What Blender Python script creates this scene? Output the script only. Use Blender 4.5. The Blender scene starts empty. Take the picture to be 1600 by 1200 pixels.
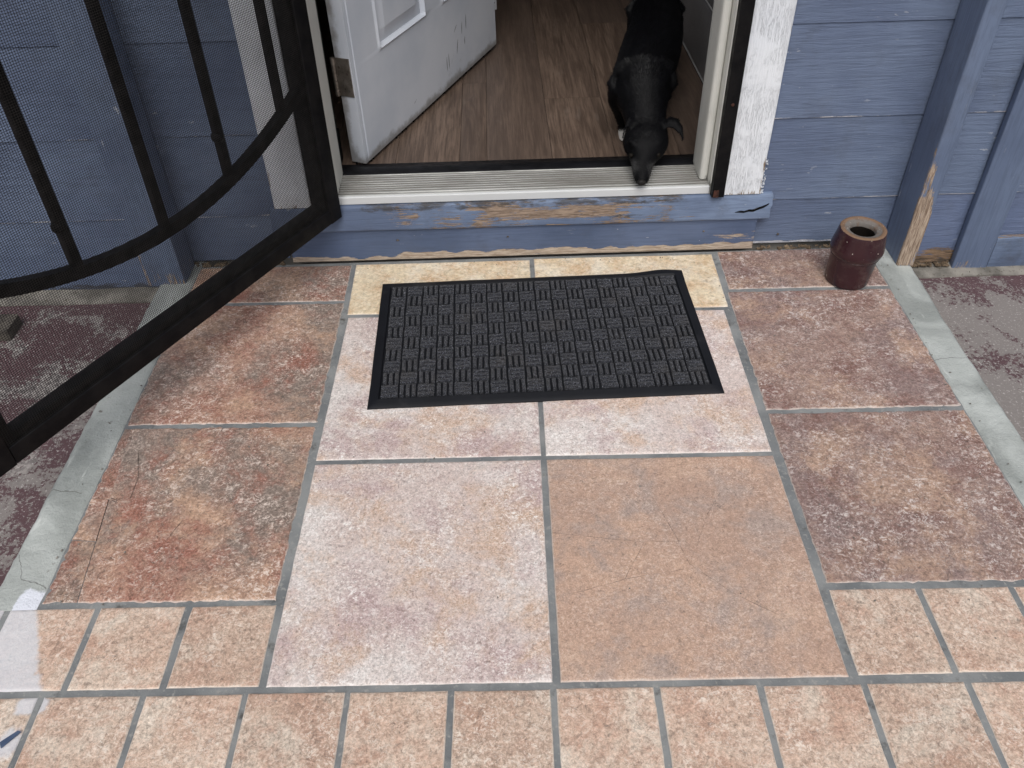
import bpy, bmesh, math, random
from mathutils import Vector, Matrix, noise
random.seed(7)
S = bpy.context.scene
COL = S.collection
R = math.radians

# ------------------------------------------------------------------ camera, sky, sun, exposure
FOC, CX, CY = 1299.6, 788.417, 463.334            # solved from the tile joints of the photograph (1600 x 1200)
cam_d = bpy.data.cameras.new('camera')
cam = bpy.data.objects.new('camera', cam_d)
COL.objects.link(cam)
cam_d.sensor_width = 36.0
cam_d.lens = FOC / 1600 * 36
cam_d.shift_x = (800 - CX) / 1600
cam_d.shift_y = (CY - 600) / 1600
cam_d.clip_start = 0.05
cam_d.clip_end = 500
M = Matrix.Rotation(R(0.612), 4, 'Z') @ Matrix.Rotation(R(52.026), 4, 'X') @ Matrix.Rotation(R(-1.600), 4, 'Z')
cam.matrix_world = Matrix.Translation((-0.0579, -0.6563, 1.2906)) @ M
S.camera = cam

SUN_EL, SUN_AZ = 58.0, 183.0                        # azimuth measured clockwise from +y: behind the camera
w = bpy.data.worlds.new('World')
S.world = w
w.use_nodes = True
nt = w.node_tree
sky = nt.nodes.new('ShaderNodeTexSky')
sky.sky_type = 'NISHITA'
sky.sun_disc = False
sky.sun_elevation = R(SUN_EL)
sky.sun_rotation = R(SUN_AZ)
sky.dust_density = 4.0
sky.air_density = 1.0
hs = nt.nodes.new('ShaderNodeHueSaturation')
hs.inputs['Saturation'].default_value = 0.30        # thin overcast: the sky is nearly white
bg = nt.nodes['Background']
bg.inputs['Strength'].default_value = 0.10
nt.links.new(sky.outputs[0], hs.inputs['Color'])
nt.links.new(hs.outputs[0], bg.inputs['Color'])
sun_d = bpy.data.lights.new('sun', 'SUN')
sun_d.energy = 1.5
sun_d.angle = R(40)
sun_d.color = (1.0, 0.978, 0.95)
sun = bpy.data.objects.new('sun', sun_d)
COL.objects.link(sun)
az = R(SUN_AZ)
sd = Vector((math.sin(az) * math.cos(R(SUN_EL)), math.cos(az) * math.cos(R(SUN_EL)), math.sin(R(SUN_EL))))
sun.rotation_euler = sd.to_track_quat('Z', 'Y').to_euler()
sun.location = (0, -3, 6)
vs = S.view_settings
vs.view_transform = 'Standard'
vs.look = 'None'
vs.exposure = 0.26
vs.gamma = 1.0
vs.use_curve_mapping = False
S.render.engine = 'CYCLES'
S.cycles.max_bounces = 10
S.cycles.diffuse_bounces = 6

# ------------------------------------------------------------------ node helpers
class NB:
    def __init__(s, name):
        s.m = bpy.data.materials.new(name)
        s.m.use_nodes = True
        s.t = s.m.node_tree
        s.b = s.t.nodes['Principled BSDF']
        s._pos = None
    def n(s, k): return s.t.nodes.new('ShaderNode' + k)
    def put(s, v, sock):
        if hasattr(v, 'node'): s.t.links.new(v, sock)
        elif v is not None:
            if isinstance(v, (tuple, list)) and sock.type == 'RGBA' and len(v) == 3: v = (*v, 1)
            sock.default_value = v
    def obj(s): return s.n('TexCoord').outputs['Object']
    def pos(s):
        if s._pos is None: s._pos = s.n('NewGeometry').outputs['Position']
        return s._pos
    def rand(s): return s.n('ObjectInfo').outputs['Random']
    def vmath(s, op, a, b=None, c=None):
        k = s.n('VectorMath'); k.operation = op
        s.put(a, k.inputs[0]); s.put(b, k.inputs[1])
        if op == 'SCALE': s.put(c, k.inputs['Scale'])
        return k.outputs['Value'] if op in ('DOT_PRODUCT', 'LENGTH', 'DISTANCE') else k.outputs[0]
    def math(s, op, a, b=None, c=None, clamp=False):
        k = s.n('Math'); k.operation = op; k.use_clamp = clamp
        s.put(a, k.inputs[0]); s.put(b, k.inputs[1]); s.put(c, k.inputs[2])
        return k.outputs[0]
    def noise(s, vec, scale, detail=5, rough=0.55, dist=0.0):
        k = s.n('TexNoise')
        s.put(vec, k.inputs['Vector']); k.inputs['Scale'].default_value = scale
        k.inputs['Detail'].default_value = detail; k.inputs['Roughness'].default_value = rough
        k.inputs['Distortion'].default_value = dist
        return k.outputs['Fac']
    def vor(s, vec, scale, feat='F1'):
        k = s.n('TexVoronoi'); k.feature = feat
        s.put(vec, k.inputs['Vector']); k.inputs['Scale'].default_value = scale
        return k.outputs['Distance']
    def ramp(s, v, lo, hi, a=0.0, b=1.0):
        k = s.n('MapRange'); k.interpolation_type = 'SMOOTHSTEP'
        s.put(v, k.inputs['Value']); s.put(lo, k.inputs['From Min']); s.put(hi, k.inputs['From Max'])
        s.put(a, k.inputs['To Min']); s.put(b, k.inputs['To Max'])
        return k.outputs[0]
    def mix(s, f, a, b, mode='MIX'):
        k = s.n('Mix'); k.data_type = 'RGBA'; k.blend_type = mode
        s.put(f, k.inputs[0]); s.put(a, k.inputs[6]); s.put(b, k.inputs[7])
        return k.outputs[2]
    def attr(s, name):
        k = s.n('Attribute'); k.attribute_name = name
        return k.outputs['Fac']
    def bump(s, h, strength, dist, prev=None):
        k = s.n('Bump'); k.inputs['Strength'].default_value = strength; k.inputs['Distance'].default_value = dist
        s.put(h, k.inputs['Height'])
        if prev is not None: s.put(prev, k.inputs['Normal'])
        return k.outputs[0]
    def stretch(s, vec, v): return s.vmath('MULTIPLY', vec, v)
    def seed(s, vec, k=37.0):
        r = s.rand()
        c = s.n('CombineXYZ')
        s.put(s.math('MULTIPLY', r, k), c.inputs[0]); s.put(s.math('MULTIPLY', r, k * 1.7), c.inputs[1]); s.put(s.math('MULTIPLY', r, k * 0.6), c.inputs[2])
        return s.vmath('ADD', vec, c.outputs[0])
    def segs(s, vec, lines):
        best = None
        for (ax, ay), (bx, by) in lines:
            a = Vector((ax, ay, 0)); ab = Vector((bx - ax, by - ay, 0))
            pa = s.vmath('SUBTRACT', vec, tuple(a))
            t = s.math('MULTIPLY', s.vmath('DOT_PRODUCT', pa, tuple(ab)), 1 / ab.length_squared, clamp=True)
            sc = s.vmath('SCALE', tuple(ab), None, t)
            d = s.vmath('DISTANCE', pa, sc)
            best = d if best is None else s.math('MINIMUM', best, d)
        return best
    def done(s, col, rough=0.7, nrm=None, spec=0.4, **kw):
        s.put(col, s.b.inputs['Base Color']); s.put(rough, s.b.inputs['Roughness'])
        s.put(spec, s.b.inputs['Specular IOR Level'])
        if nrm is not None: s.put(nrm, s.b.inputs['Normal'])
        for k, v in kw.items(): s.put(v, s.b.inputs[k.replace('_', ' ')])
        return s.m

def srgb(r, g, b, k=1.0):
    f = lambda c: (c / 255 / 12.92 if c / 255 < 0.04045 else ((c / 255 + 0.055) / 1.055) ** 2.4)
    return (f(r) * k, f(g) * k, f(b) * k)

# ------------------------------------------------------------------ materials
def tile_mat(name, c1, c2, c3, c4, speck, amt, patch=5.0, fine=95.0, lines=None, lw=0.0006, pale_patch=None, rough=0.62, edge=(0.66, 0.60, 0.55), relief=1.0, contrast=1.0):
    B = NB(name)
    p0 = B.pos()
    p = B.seed(p0)
    big = B.noise(p, patch, 9, 0.68, 0.2)
    mid = B.noise(p, patch * 2.3, 10, 0.74, 0.3)
    mid2 = B.noise(B.vmath('ADD', p, (7.3, 2.1, 4.4)), patch * 1.6, 10, 0.72, 0.3)
    col = B.mix(B.ramp(big, 0.40, 0.60), c1, c2)
    col = B.mix(B.ramp(mid, 0.44, 0.63), col, c3)
    col = B.mix(B.ramp(mid2, 0.47, 0.66), col, c4)
    worm = B.noise(p, fine, 6, 0.68, 0.9)
    worm2 = B.noise(B.vmath('ADD', p, (3.1, 8.7, 1.0)), fine * 2.1, 4, 0.7, 0.7)
    flake = B.noise(B.stretch(B.vmath('ADD', p, (2.2, 0.4, 6.0)), (1.0, 1.7, 1.0)), fine * 0.55, 7, 0.7, 1.2)
    cover = B.ramp(B.noise(B.vmath('ADD', p, (1.9, 5.5, 9.0)), patch * 2.2, 7, 0.7, 0.3), 0.34, 0.66, 0.15, 1.0)
    lum = B.math('ADD', B.math('MULTIPLY', B.math('SUBTRACT', worm2, 0.5), 1.9 * contrast), B.math('MULTIPLY', B.math('SUBTRACT', worm, 0.5), 1.2 * contrast))
    lum = B.math('ADD', lum, B.ramp(B.rand(), 0, 1, 0.93, 1.06))
    col = B.vmath('SCALE', col, None, lum)
    dark = B.math('MULTIPLY', B.ramp(worm, 0.48, 0.36), B.ramp(flake, 0.56, 0.40))
    col = B.mix(B.math('MULTIPLY', dark, 0.5 * contrast), col, (0.10, 0.080, 0.068))
    sp = B.math('MULTIPLY', B.ramp(worm, 0.50, 0.58), B.ramp(flake, 0.47, 0.58))
    rv = B.noise(B.stretch(B.vmath('ADD', p, (4.4, 9.1, 0.5)), (1.0, 1.35, 1.0)), fine * 0.42, 3, 0.55, 1.6)
    rl = B.math('MULTIPLY', B.ramp(B.math('ABSOLUTE', B.math('SUBTRACT', rv, 0.5)), 0.030, 0.006), B.ramp(B.noise(p, fine * 0.3, 4, 0.7), 0.47, 0.58))
    rv2 = B.noise(B.stretch(B.vmath('ADD', p, (8.4, 3.1, 2.5)), (1.0, 1.35, 1.0)), fine * 0.36, 3, 0.55, 1.6)
    rd = B.math('MULTIPLY', B.ramp(B.math('ABSOLUTE', B.math('SUBTRACT', rv2, 0.5)), 0.020, 0.005), B.ramp(B.noise(B.vmath('ADD', p, (2, 7, 1)), fine * 0.25, 4, 0.7), 0.50, 0.60))
    col = B.mix(B.math('MULTIPLY', rd, 0.40 * contrast), col, (0.09, 0.07, 0.06))
    sp2 = B.math('MAXIMUM', B.math('MULTIPLY', B.ramp(worm2, 0.56, 0.66), 0.5), B.math('MULTIPLY', rl, 0.9))
    spk = B.math('MULTIPLY', B.math('MULTIPLY', B.math('MAXIMUM', sp, sp2), cover), amt, clamp=True)
    col = B.mix(spk, col, speck)
    e = B.attr('edge')
    em = B.math('MULTIPLY', B.ramp(B.math('ADD', e, B.math('MULTIPLY', B.math('SUBTRACT', B.noise(p0, 60, 4), 0.5), 0.8)), 0.60, 1.0), 0.55)
    col = B.mix(em, col, edge)
    if pale_patch:
        st = B.attr('pale_patch')
        sm = B.ramp(B.math('ADD', st, B.math('MULTIPLY', B.math('SUBTRACT', B.noise(p0, 45, 8, 0.75), 0.5), 0.9)), 0.30, 0.75)
        col = B.mix(B.math('MULTIPLY', sm, 0.74), col, pale_patch)
    h = B.math('ADD', B.math('MULTIPLY', worm, 0.7), B.math('MULTIPLY', B.noise(p, 28, 4, 0.6, 0.8), 1.0))
    if lines:
        q = B.vmath('MULTIPLY', p0, (1, 1, 0))
        wob = B.n('TexNoise'); B.put(p0, wob.inputs['Vector']); wob.inputs['Scale'].default_value = 22
        q = B.vmath('ADD', q, B.vmath('MULTIPLY', B.vmath('SUBTRACT', wob.outputs['Color'], (0.5, 0.5, 0.5)), (0.005, 0.005, 0)))
        d = B.segs(q, lines)
        fade = B.ramp(B.noise(p0, 24, 4), 0.38, 0.58, 0.1, 0.9)
        lm = B.math('MULTIPLY', B.ramp(d, lw * 1.7, lw * 0.5), fade)
        col = B.mix(B.math('MULTIPLY', lm, 0.75), col, (0.05, 0.035, 0.03))
        h = B.math('SUBTRACT', h, B.math('MULTIPLY', lm, 0.8))
    n = B.bump(h, 0.55 * relief, 0.004)
    rg = B.ramp(mid, 0.3, 0.7, rough - 0.1, rough + 0.12)
    return B.done(col, rg, n, 0.35)

def hair_lines(*chains):
    out = []
    for c in chains:
        out += list(zip(c[:-1], c[1:]))
    return out

def grout_mat():
    B = NB('grout')
    p = B.pos()
    c = B.mix(B.ramp(B.noise(p, 9, 5), 0.35, 0.65), srgb(108, 111, 113), srgb(134, 136, 136))
    c = B.mix(B.ramp(B.noise(p, 130, 3), 0.55, 0.75), c, srgb(146, 145, 142))
    c = B.mix(B.ramp(B.noise(p, 22, 7, 0.72), 0.54, 0.74), c, srgb(74, 72, 69))
    return B.done(c, 0.9, B.bump(B.noise(p, 220, 4), 0.4, 0.002), 0.2)

def mortar_mat():
    B = NB('mortar')
    p = B.pos()
    c = B.mix(B.ramp(B.noise(p, 5, 6, 0.6, 0.6), 0.35, 0.68), srgb(140, 144, 141), srgb(178, 182, 179))
    c = B.mix(B.ramp(B.noise(B.stretch(p, (1, 0.3, 1)), 26, 6, 0.7, 0.5), 0.58, 0.72), c, srgb(195, 198, 195))
    c = B.mix(B.math('MULTIPLY', B.ramp(B.noise(p, 55, 5, 0.7), 0.60, 0.72), B.ramp(B.noise(p, 7, 3), 0.5, 0.6)), c, srgb(105, 98, 90))
    st = B.attr('pale_patch')
    sm = B.ramp(B.math('ADD', st, B.math('MULTIPLY', B.math('SUBTRACT', B.noise(p, 30, 6, 0.7), 0.5), 0.7)), 0.45, 0.62)
    c = B.mix(sm, c, srgb(214, 217, 226))  # whiter at the front end of the left strip
    cr = B.segs(B.vmath('ADD', B.vmath('MULTIPLY', p, (1, 1, 0)), B.vmath('SCALE', (0.02, 0.02, 0), None, B.noise(p, 25, 4))),
                hair_lines([(-0.96, 0.27), (-0.93, 0.22), (-0.88, 0.20)], [(-0.985, 0.42), (-0.90, 0.41)], [(0.90, 0.74), (0.985, 0.75)]))
    c = B.mix(B.math('MULTIPLY', B.ramp(cr, 0.0013, 0.0004), 0.6), c, srgb(80, 78, 75))
    h = B.math('ADD', B.noise(p, 40, 6, 0.6), B.math('MULTIPLY', B.noise(p, 260, 3), 0.35))
    return B.done(c, 0.88, B.bump(h, 0.8, 0.005), 0.2)

def slab_mat():
    B = NB('painted_concrete')
    p = B.pos()
    g = B.mix(B.ramp(B.noise(p, 70, 6, 0.7), 0.38, 0.62), srgb(92, 87, 86), srgb(160, 154, 150))
    g = B.mix(B.ramp(B.noise(p, 3, 5), 0.4, 0.6), g, srgb(128, 122, 119))
    sx = B.n('SeparateXYZ'); B.put(p, sx.inputs[0])
    left = B.ramp(sx.outputs[0], -0.5, 0.5, 0.145, 0.0)
    wall = B.ramp(sx.outputs[1], 0.98, 1.15, 0.0, 0.16)
    m = B.math('ADD', B.math('ADD', B.noise(p, 6.5, 8, 0.68, 0.4), left), wall)
    m = B.math('ADD', m, B.math('MULTIPLY', B.math('SUBTRACT', B.noise(p, 95, 5, 0.75), 0.5), 0.55))
    m = B.ramp(m, 0.63, 0.67)
    pc = B.mix(B.noise(p, 40, 4), srgb(76, 57, 61), srgb(98, 76, 79))
    c = B.mix(m, g, pc)
    fl = B.ramp(B.noise(p, 170, 4, 0.7), 0.57, 0.66)
    c = B.mix(B.math('MULTIPLY', fl, 0.7), c, srgb(190, 184, 182))
    h = B.math('ADD', B.noise(p, 90, 6, 0.7), B.math('MULTIPLY', m, 0.25))
    return B.done(c, 0.85, B.bump(h, 0.5, 0.004), 0.3)

def paint_mat(name, axis='x', c1=srgb(97, 110, 136), c2=srgb(111, 125, 150), wood1=srgb(150, 116, 90), wood2=srgb(190, 162, 132), grain=0.5, chips=0.5, chipcol=(0.62, 0.63, 0.66), rough=0.55, dirt=0.25, dirtcol=(0.07, 0.075, 0.09), crackle=0.0, gdark=0.30):
    B = NB(name)
    p0 = B.obj()
    p = B.seed(p0, 11.0)
    st = {'x': (0.9, 14, 14), 'y': (14, 0.9, 14), 'z': (14, 14, 0.9)}[axis]
    g = B.noise(B.stretch(p, st), 7, 7, 0.6, 1.6)
    gf = B.noise(B.stretch(p, tuple(a * 2.2 for a in st)), 12, 5, 0.7, 0.6)
    paint = B.mix(B.ramp(B.noise(p, 3.5, 4), 0.35, 0.65), c1, c2)
    paint = B.mix(B.math('MULTIPLY', B.ramp(g, 0.56, 0.36), gdark), paint, tuple(a * 0.62 for a in c1))
    paint = B.mix(B.math('MULTIPLY', B.ramp(B.noise(p, 9, 6, 0.7), 0.52, 0.72), dirt), paint, dirtcol)
    chip = B.math('MULTIPLY', B.ramp(B.noise(B.stretch(p, tuple(0.35 + 0.05 * a for a in st)), 62, 4, 0.6), 0.665, 0.70), B.ramp(B.noise(p, 5, 3), 0.48, 0.66))
    ridge = B.math('MULTIPLY', B.ramp(gf, 0.63, 0.72), B.ramp(B.noise(p, 4.2, 4), 0.5, 0.64))
    paint = B.mix(B.math('MULTIPLY', chip, chips, clamp=True), paint, chipcol)
    paint = B.mix(B.math('MULTIPLY', ridge, chips * 0.6, clamp=True), paint, chipcol)
    h = B.math('MULTIPLY', B.math('ADD', g, B.math('MULTIPLY', gf, 0.5)), grain)
    if crackle:
        ck = B.noise(B.stretch(p, tuple(a * 1.0 for a in st)), 20, 6, 0.75, 0.5)
        cm = B.math('MULTIPLY', B.ramp(B.math('ABSOLUTE', B.math('SUBTRACT', ck, 0.5)), 0.022, 0.006), B.ramp(B.noise(p, 9, 5, 0.7), 0.42, 0.6))
        paint = B.mix(B.math('MULTIPLY', cm, crackle), paint, srgb(150, 150, 158))
        h = B.math('SUBTRACT', h, B.math('MULTIPLY', cm, 0.5))
    wood = B.mix(B.ramp(B.noise(B.stretch(p, tuple(a_ * 3.0 for a_ in st)), 9, 5, 0.7, 0.8), 0.36, 0.62), wood1, wood2)
    wood = B.mix(B.math('MULTIPLY', B.ramp(g, 0.45, 0.30), 0.7), wood, tuple(a * 0.35 for a in wood1))
    a = B.attr('peel')
    nn = B.noise(B.stretch(p, tuple(0.4 + 0.06 * v for v in st)), 22, 7, 0.66, 0.5)
    nf = B.noise(B.stretch(p, tuple(a_ * 0.8 for a_ in st)), 20, 7, 0.75, 0.5)
    mk = B.math('ADD', a, B.math('ADD', B.math('MULTIPLY', B.math('SUBTRACT', nn, 0.5), 2.6), B.math('MULTIPLY', B.math('SUBTRACT', nf, 0.5), 3.0)))
    gate = B.ramp(a, 0.02, 0.12)
    peel = B.math('MULTIPLY', B.ramp(mk, 0.48, 0.52), gate)
    rim = B.math('MULTIPLY', B.math('MULTIPLY', B.ramp(mk, 0.42, 0.48), B.math('SUBTRACT', 1.0, peel)), gate)
    col = B.mix(B.math('MULTIPLY', rim, 0.45), paint, tuple(min(1, v * 1.7) for v in c2))
    col = B.mix(peel, col, wood)
    gr = B.attr('grime')
    gm = B.ramp(B.math('ADD', gr, B.math('MULTIPLY', B.math('SUBTRACT', B.noise(B.stretch(p, tuple(0.5 + 0.1 * v for v in st)), 30, 8, 0.75), 0.5), 2.4)), 0.42, 0.80)
    gm = B.math('MULTIPLY', gm, B.ramp(gr, 0.02, 0.15))
    col = B.mix(B.math('MULTIPLY', gm, 0.8), col, (0.045, 0.04, 0.036))
    h = B.math('SUBTRACT', h, B.math('MULTIPLY', peel, 0.35))
    n = B.bump(h, 0.6, 0.004)
    rg = B.math('ADD', B.math('MULTIPLY', peel, 0.3), rough)
    return B.done(col, rg, n, 0.35)

def simple_mat(name, c1, c2, scale=20, rough=0.5, spec=0.4, bump=0.1, bscale=200, metal=0.0, fleck=None, fl=(0.68, 0.74)):
    B = NB(name)
    p = B.obj()
    c = B.mix(B.ramp(B.noise(p, scale, 5, 0.6), 0.35, 0.65), c1, c2)
    if fleck: c = B.mix(B.ramp(B.noise(p, 130, 4, 0.6), *fl), c, fleck)
    return B.done(c, B.ramp(B.noise(p, scale * 1.7, 4), 0.3, 0.7, rough - 0.08, rough + 0.08), B.bump(B.noise(p, bscale, 3), bump, 0.002), spec, Metallic=metal)

def plank_mat():
    B = NB('vinyl_plank')
    p = B.seed(B.obj(), 23.0)
    g = B.noise(B.stretch(p, (11, 0.8, 1)), 2.6, 8, 0.62, 1.6)
    f = B.noise(B.stretch(p, (46, 1.6, 1)), 4.5, 6, 0.7, 0.4)
    c = B.mix(B.ramp(g, 0.25, 0.75), srgb(76, 63, 54), srgb(122, 104, 91))
    c = B.mix(B.math('MULTIPLY', B.ramp(f, 0.56, 0.40), 0.6), c, srgb(62, 50, 43))
    c = B.mix(B.math('MULTIPLY', B.ramp(B.noise(B.stretch(p, (5, 1.1, 1)), 5, 5, 0.6, 1.0), 0.58, 0.72), 0.35), c, srgb(130, 117, 107))
    k = B.ramp(B.vor(B.stretch(p, (4.0, 1.6, 0)), 1.7), 0.09, 0.02)
    c = B.mix(B.math('MULTIPLY', k, 0.6), c, srgb(62, 48, 40))
    t = B.ramp(B.rand(), 0, 1, 0.0, 0.5)
    c = B.mix(t, c, srgb(80, 69, 63))
    return B.done(c, 0.42, B.bump(B.math('ADD', g, B.math('MULTIPLY', f, 0.5)), 0.25, 0.002), 0.4)

def rubber_mat():
    B = NB('mat_rubber')
    p = B.obj()
    c = B.mix(B.noise(p, 14, 5), srgb(12, 13, 17), srgb(23, 25, 31))
    c = B.mix(B.math('MULTIPLY', B.ramp(B.noise(p, 8, 6, 0.7), 0.55, 0.75), 0.28), c, srgb(80, 78, 78))
    return B.done(c, 0.6, B.bump(B.noise(p, 160, 3), 0.15, 0.001), 0.25)

def carpet_mat():
    B = NB('mat_carpet')
    p = B.pos()
    n1 = B.noise(p, 620, 3, 0.7)
    c = B.mix(B.ramp(n1, 0.38, 0.62), srgb(9, 10, 13), srgb(43, 45, 54))
    c = B.mix(B.ramp(B.noise(p, 480, 3, 0.7), 0.55, 0.68), c, srgb(140, 143, 155))
    c = B.mix(B.math('MULTIPLY', B.ramp(B.noise(p, 9, 4), 0.5, 0.7), 0.25), c, srgb(72, 66, 60))
    return B.done(c, 0.95, B.bump(n1, 0.9, 0.004), 0.1, Sheen_Weight=0.15)

def alum_mat():
    B = NB('mill_aluminium')
    p = B.obj()
    s = B.noise(B.stretch(p, (2, 40, 40)), 8, 5, 0.6)
    c = B.mix(s, srgb(172, 172, 168), srgb(202, 202, 199))
    dirt = B.attr('grime')
    dm = B.ramp(B.math('ADD', dirt, B.math('MULTIPLY', B.math('SUBTRACT', B.noise(B.stretch(p, (0.5, 5, 5)), 9, 5, 0.7), 0.5), 1.0)), 0.30, 0.75)
    c = B.mix(B.math('MULTIPLY', dm, 0.8), c, srgb(66, 60, 52))
    lp = B.attr('lip')
    c = B.mix(B.math('MULTIPLY', lp, B.ramp(s, 0.2, 0.5, 0.6, 1.0)), c, srgb(206, 208, 209))
    return B.done(c, B.math('ADD', 0.38, B.math('MULTIPLY', dm, 0.4)), B.bump(s, 0.1, 0.001), 0.5, Metallic=B.math('MULTIPLY', B.math('SUBTRACT', 0.55, B.math('MULTIPLY', dm, 0.5)), B.math('SUBTRACT', 1.0, lp)))

def door_mat():
    B = NB('door_paint')
    p = B.obj()
    c = B.mix(B.ramp(B.noise(p, 4, 4), 0.35, 0.65), srgb(196, 202, 212), srgb(210, 214, 222))
    sc = B.math('MULTIPLY', B.ramp(B.noise(B.stretch(p, (1.0, 1, 0.35)), 46, 5, 0.7, 1.5), 0.66, 0.72), B.ramp(B.noise(p, 4.0, 3), 0.52, 0.64))
    c = B.mix(B.math('MULTIPLY', sc, 0.55), c, srgb(96, 92, 92))
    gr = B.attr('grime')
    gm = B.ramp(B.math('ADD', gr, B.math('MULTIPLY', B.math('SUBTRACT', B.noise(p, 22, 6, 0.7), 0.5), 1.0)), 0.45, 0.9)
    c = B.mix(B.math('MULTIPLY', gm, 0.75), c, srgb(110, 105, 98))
    return B.done(c, 0.38, B.bump(B.noise(p, 60, 3), 0.05, 0.001), 0.45)

def fur_mat():
    B = NB('black_fur')
    p = B.obj()
    n = B.noise(B.stretch(p, (1, 0.35, 1)), 380, 3, 0.6)
    c = B.mix(n, (0.001, 0.001, 0.0013), (0.0035, 0.0035, 0.0045))
    d = B.math('MINIMUM', B.vmath('DISTANCE', p, (-0.092, -0.27, 0.050)), B.vmath('DISTANCE', p, (-0.046, -0.275, 0.045)))
    g = B.ramp(B.math('ADD', d, B.math('MULTIPLY', B.math('SUBTRACT', B.noise(p, 260, 3, 0.7), 0.5), 0.035)), 0.036, 0.012)
    c = B.mix(B.math('MULTIPLY', g, 0.7), c, (0.075, 0.075, 0.076))
    sx = B.n('SeparateXYZ'); B.put(p, sx.inputs[0])
    pw = B.math('MULTIPLY', B.ramp(sx.outputs[2], 0.032, 0.018), B.ramp(sx.outputs[0], -0.04, -0.06))
    c = B.mix(pw, c, (0.5, 0.48, 0.45))
    return B.done(c, 0.55, B.bump(n, 0.35, 0.002), 0.09)

def glaze_mat():
    B = NB('brown_glaze')
    p = B.obj()
    c = B.mix(B.noise(p, 18, 4), srgb(44, 22, 28), srgb(58, 30, 36))
    fl = B.ramp(B.noise(p, 105, 2, 0.5), 0.735, 0.76)
    c = B.mix(fl, c, srgb(205, 195, 185))
    c = B.mix(B.math('MULTIPLY', B.ramp(B.noise(p, 24, 6, 0.7), 0.50, 0.75), 0.22), c, srgb(120, 105, 98))
    sx = B.n('SeparateXYZ'); B.put(p, sx.inputs[0])
    chipm = B.math('MULTIPLY', B.ramp(sx.outputs[2], 0.149, 0.1525), B.ramp(B.noise(p, 70, 4), 0.58, 0.63))
    c = B.mix(chipm, c, srgb(150, 135, 120))
    return B.done(c, 0.22, B.bump(B.noise(B.stretch(p, (1, 1, 0.3)), 26, 4), 0.18, 0.004), 0.5)

def rim_mat():
    B = NB('raw_stoneware')
    p = B.obj()
    r = B.vmath('LENGTH', B.vmath('MULTIPLY', B.vmath('SUBTRACT', p, (0.0083, 0, 0)), (1, 1, 0)))
    c = B.mix(B.ramp(r, 0.041, 0.046), srgb(112, 107, 103), srgb(122, 97, 78))
    c = B.mix(B.ramp(B.noise(p, 60, 5, 0.7), 0.5, 0.7), c, srgb(105, 88, 76))
    c = B.mix(B.ramp(B.noise(p, 130, 4, 0.7), 0.62, 0.72), c, srgb(165, 156, 148))
    return B.done(c, 0.8, B.bump(B.noise(p, 150, 4), 0.4, 0.003), 0.25)

MT = {}
MT['terra_left'] = tile_mat('terracotta_tile', srgb(162, 126, 109), srgb(130, 116, 107), srgb(144, 98, 84), srgb(178, 146, 124), srgb(226, 210, 199), 0.95, 3.2, 105, contrast=1.05,
    lines=hair_lines([(-0.868, 0.545), (-0.838, 0.515), (-0.812, 0.44), (-0.808, 0.385)], [(-0.846, 0.384), (-0.832, 0.380), (-0.824, 0.386)], [(-0.842, 0.379), (-0.830, 0.374)], [(-0.836, 0.384), (-0.833, 0.374)], [(-0.777, 0.362), (-0.770, 0.368)], [(-0.69, 0.33), (-0.72, 0.25)]), lw=0.0009)
MT['terra_right'] = tile_mat('brown_slate_tile', srgb(148, 124, 114), srgb(132, 112, 108), srgb(122, 92, 85), srgb(168, 140, 122), srgb(222, 213, 208), 0.8, 3.4, 105, contrast=1.0)
MT['pale'] = tile_mat('pale_pink_tile', srgb(196, 180, 174), srgb(208, 200, 196), srgb(192, 166, 148), srgb(178, 156, 154), srgb(238, 235, 232), 0.95, 3.4, 140, contrast=0.85, relief=0.8, edge=(0.74, 0.70, 0.66))
MT['tan'] = tile_mat('tan_tile', srgb(180, 150, 131), srgb(168, 140, 124), srgb(158, 140, 131), srgb(186, 158, 139), srgb(216, 197, 184), 0.75, 3.6, 165, relief=0.5, contrast=0.8,
    lines=hair_lines([(0.005, 0.285), (0.17, 0.262), (0.24, 0.262)], [(0.205, 0.36), (0.235, 0.27), (0.248, 0.215)], [(0.335, 0.37), (0.30, 0.32), (0.252, 0.218)], [(0.175, 0.262), (0.13, 0.186), (0.235, 0.203)], [(0.13, 0.186), (0.02, 0.155)], [(0.248, 0.215), (0.31, 0.155), (0.40, 0.10)]), lw=0.00042)
MT['cream'] = tile_mat('cream_tile', srgb(214, 194, 162), srgb(222, 206, 178), srgb(202, 172, 138), srgb(224, 212, 192), srgb(234, 226, 212), 0.6, 5.0, 60, relief=0.6, contrast=0.55)
MT['small'] = tile_mat('peach_tile', srgb(188, 161, 143), srgb(194, 172, 155), srgb(180, 148, 130), srgb(202, 187, 172), srgb(228, 217, 206), 0.85, 5.5, 115, contrast=0.95, relief=0.75, edge=(0.76, 0.70, 0.62), pale_patch=srgb(204, 207, 214))
MT['grout'] = grout_mat()
MT['mortar'] = mortar_mat()
MT['slab'] = slab_mat()
MT['siding'] = paint_mat('blue_siding_paint', 'x', wood1=srgb(150, 150, 158), wood2=srgb(205, 206, 212), grain=1.0, chips=0.5)
MT['siding_rot'] = paint_mat('rotted_siding_paint', 'x', c1=srgb(99, 112, 141), c2=srgb(113, 126, 155), wood1=srgb(84, 70, 58), wood2=srgb(150, 124, 100), grain=1.0, chips=0.5)
MT['board'] = paint_mat('blue_board_paint', 'x', c1=srgb(88, 101, 126), c2=srgb(116, 132, 158), wood1=srgb(100, 84, 73), wood2=srgb(156, 137, 120), grain=0.5, chips=0.75, dirt=0.5)
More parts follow.
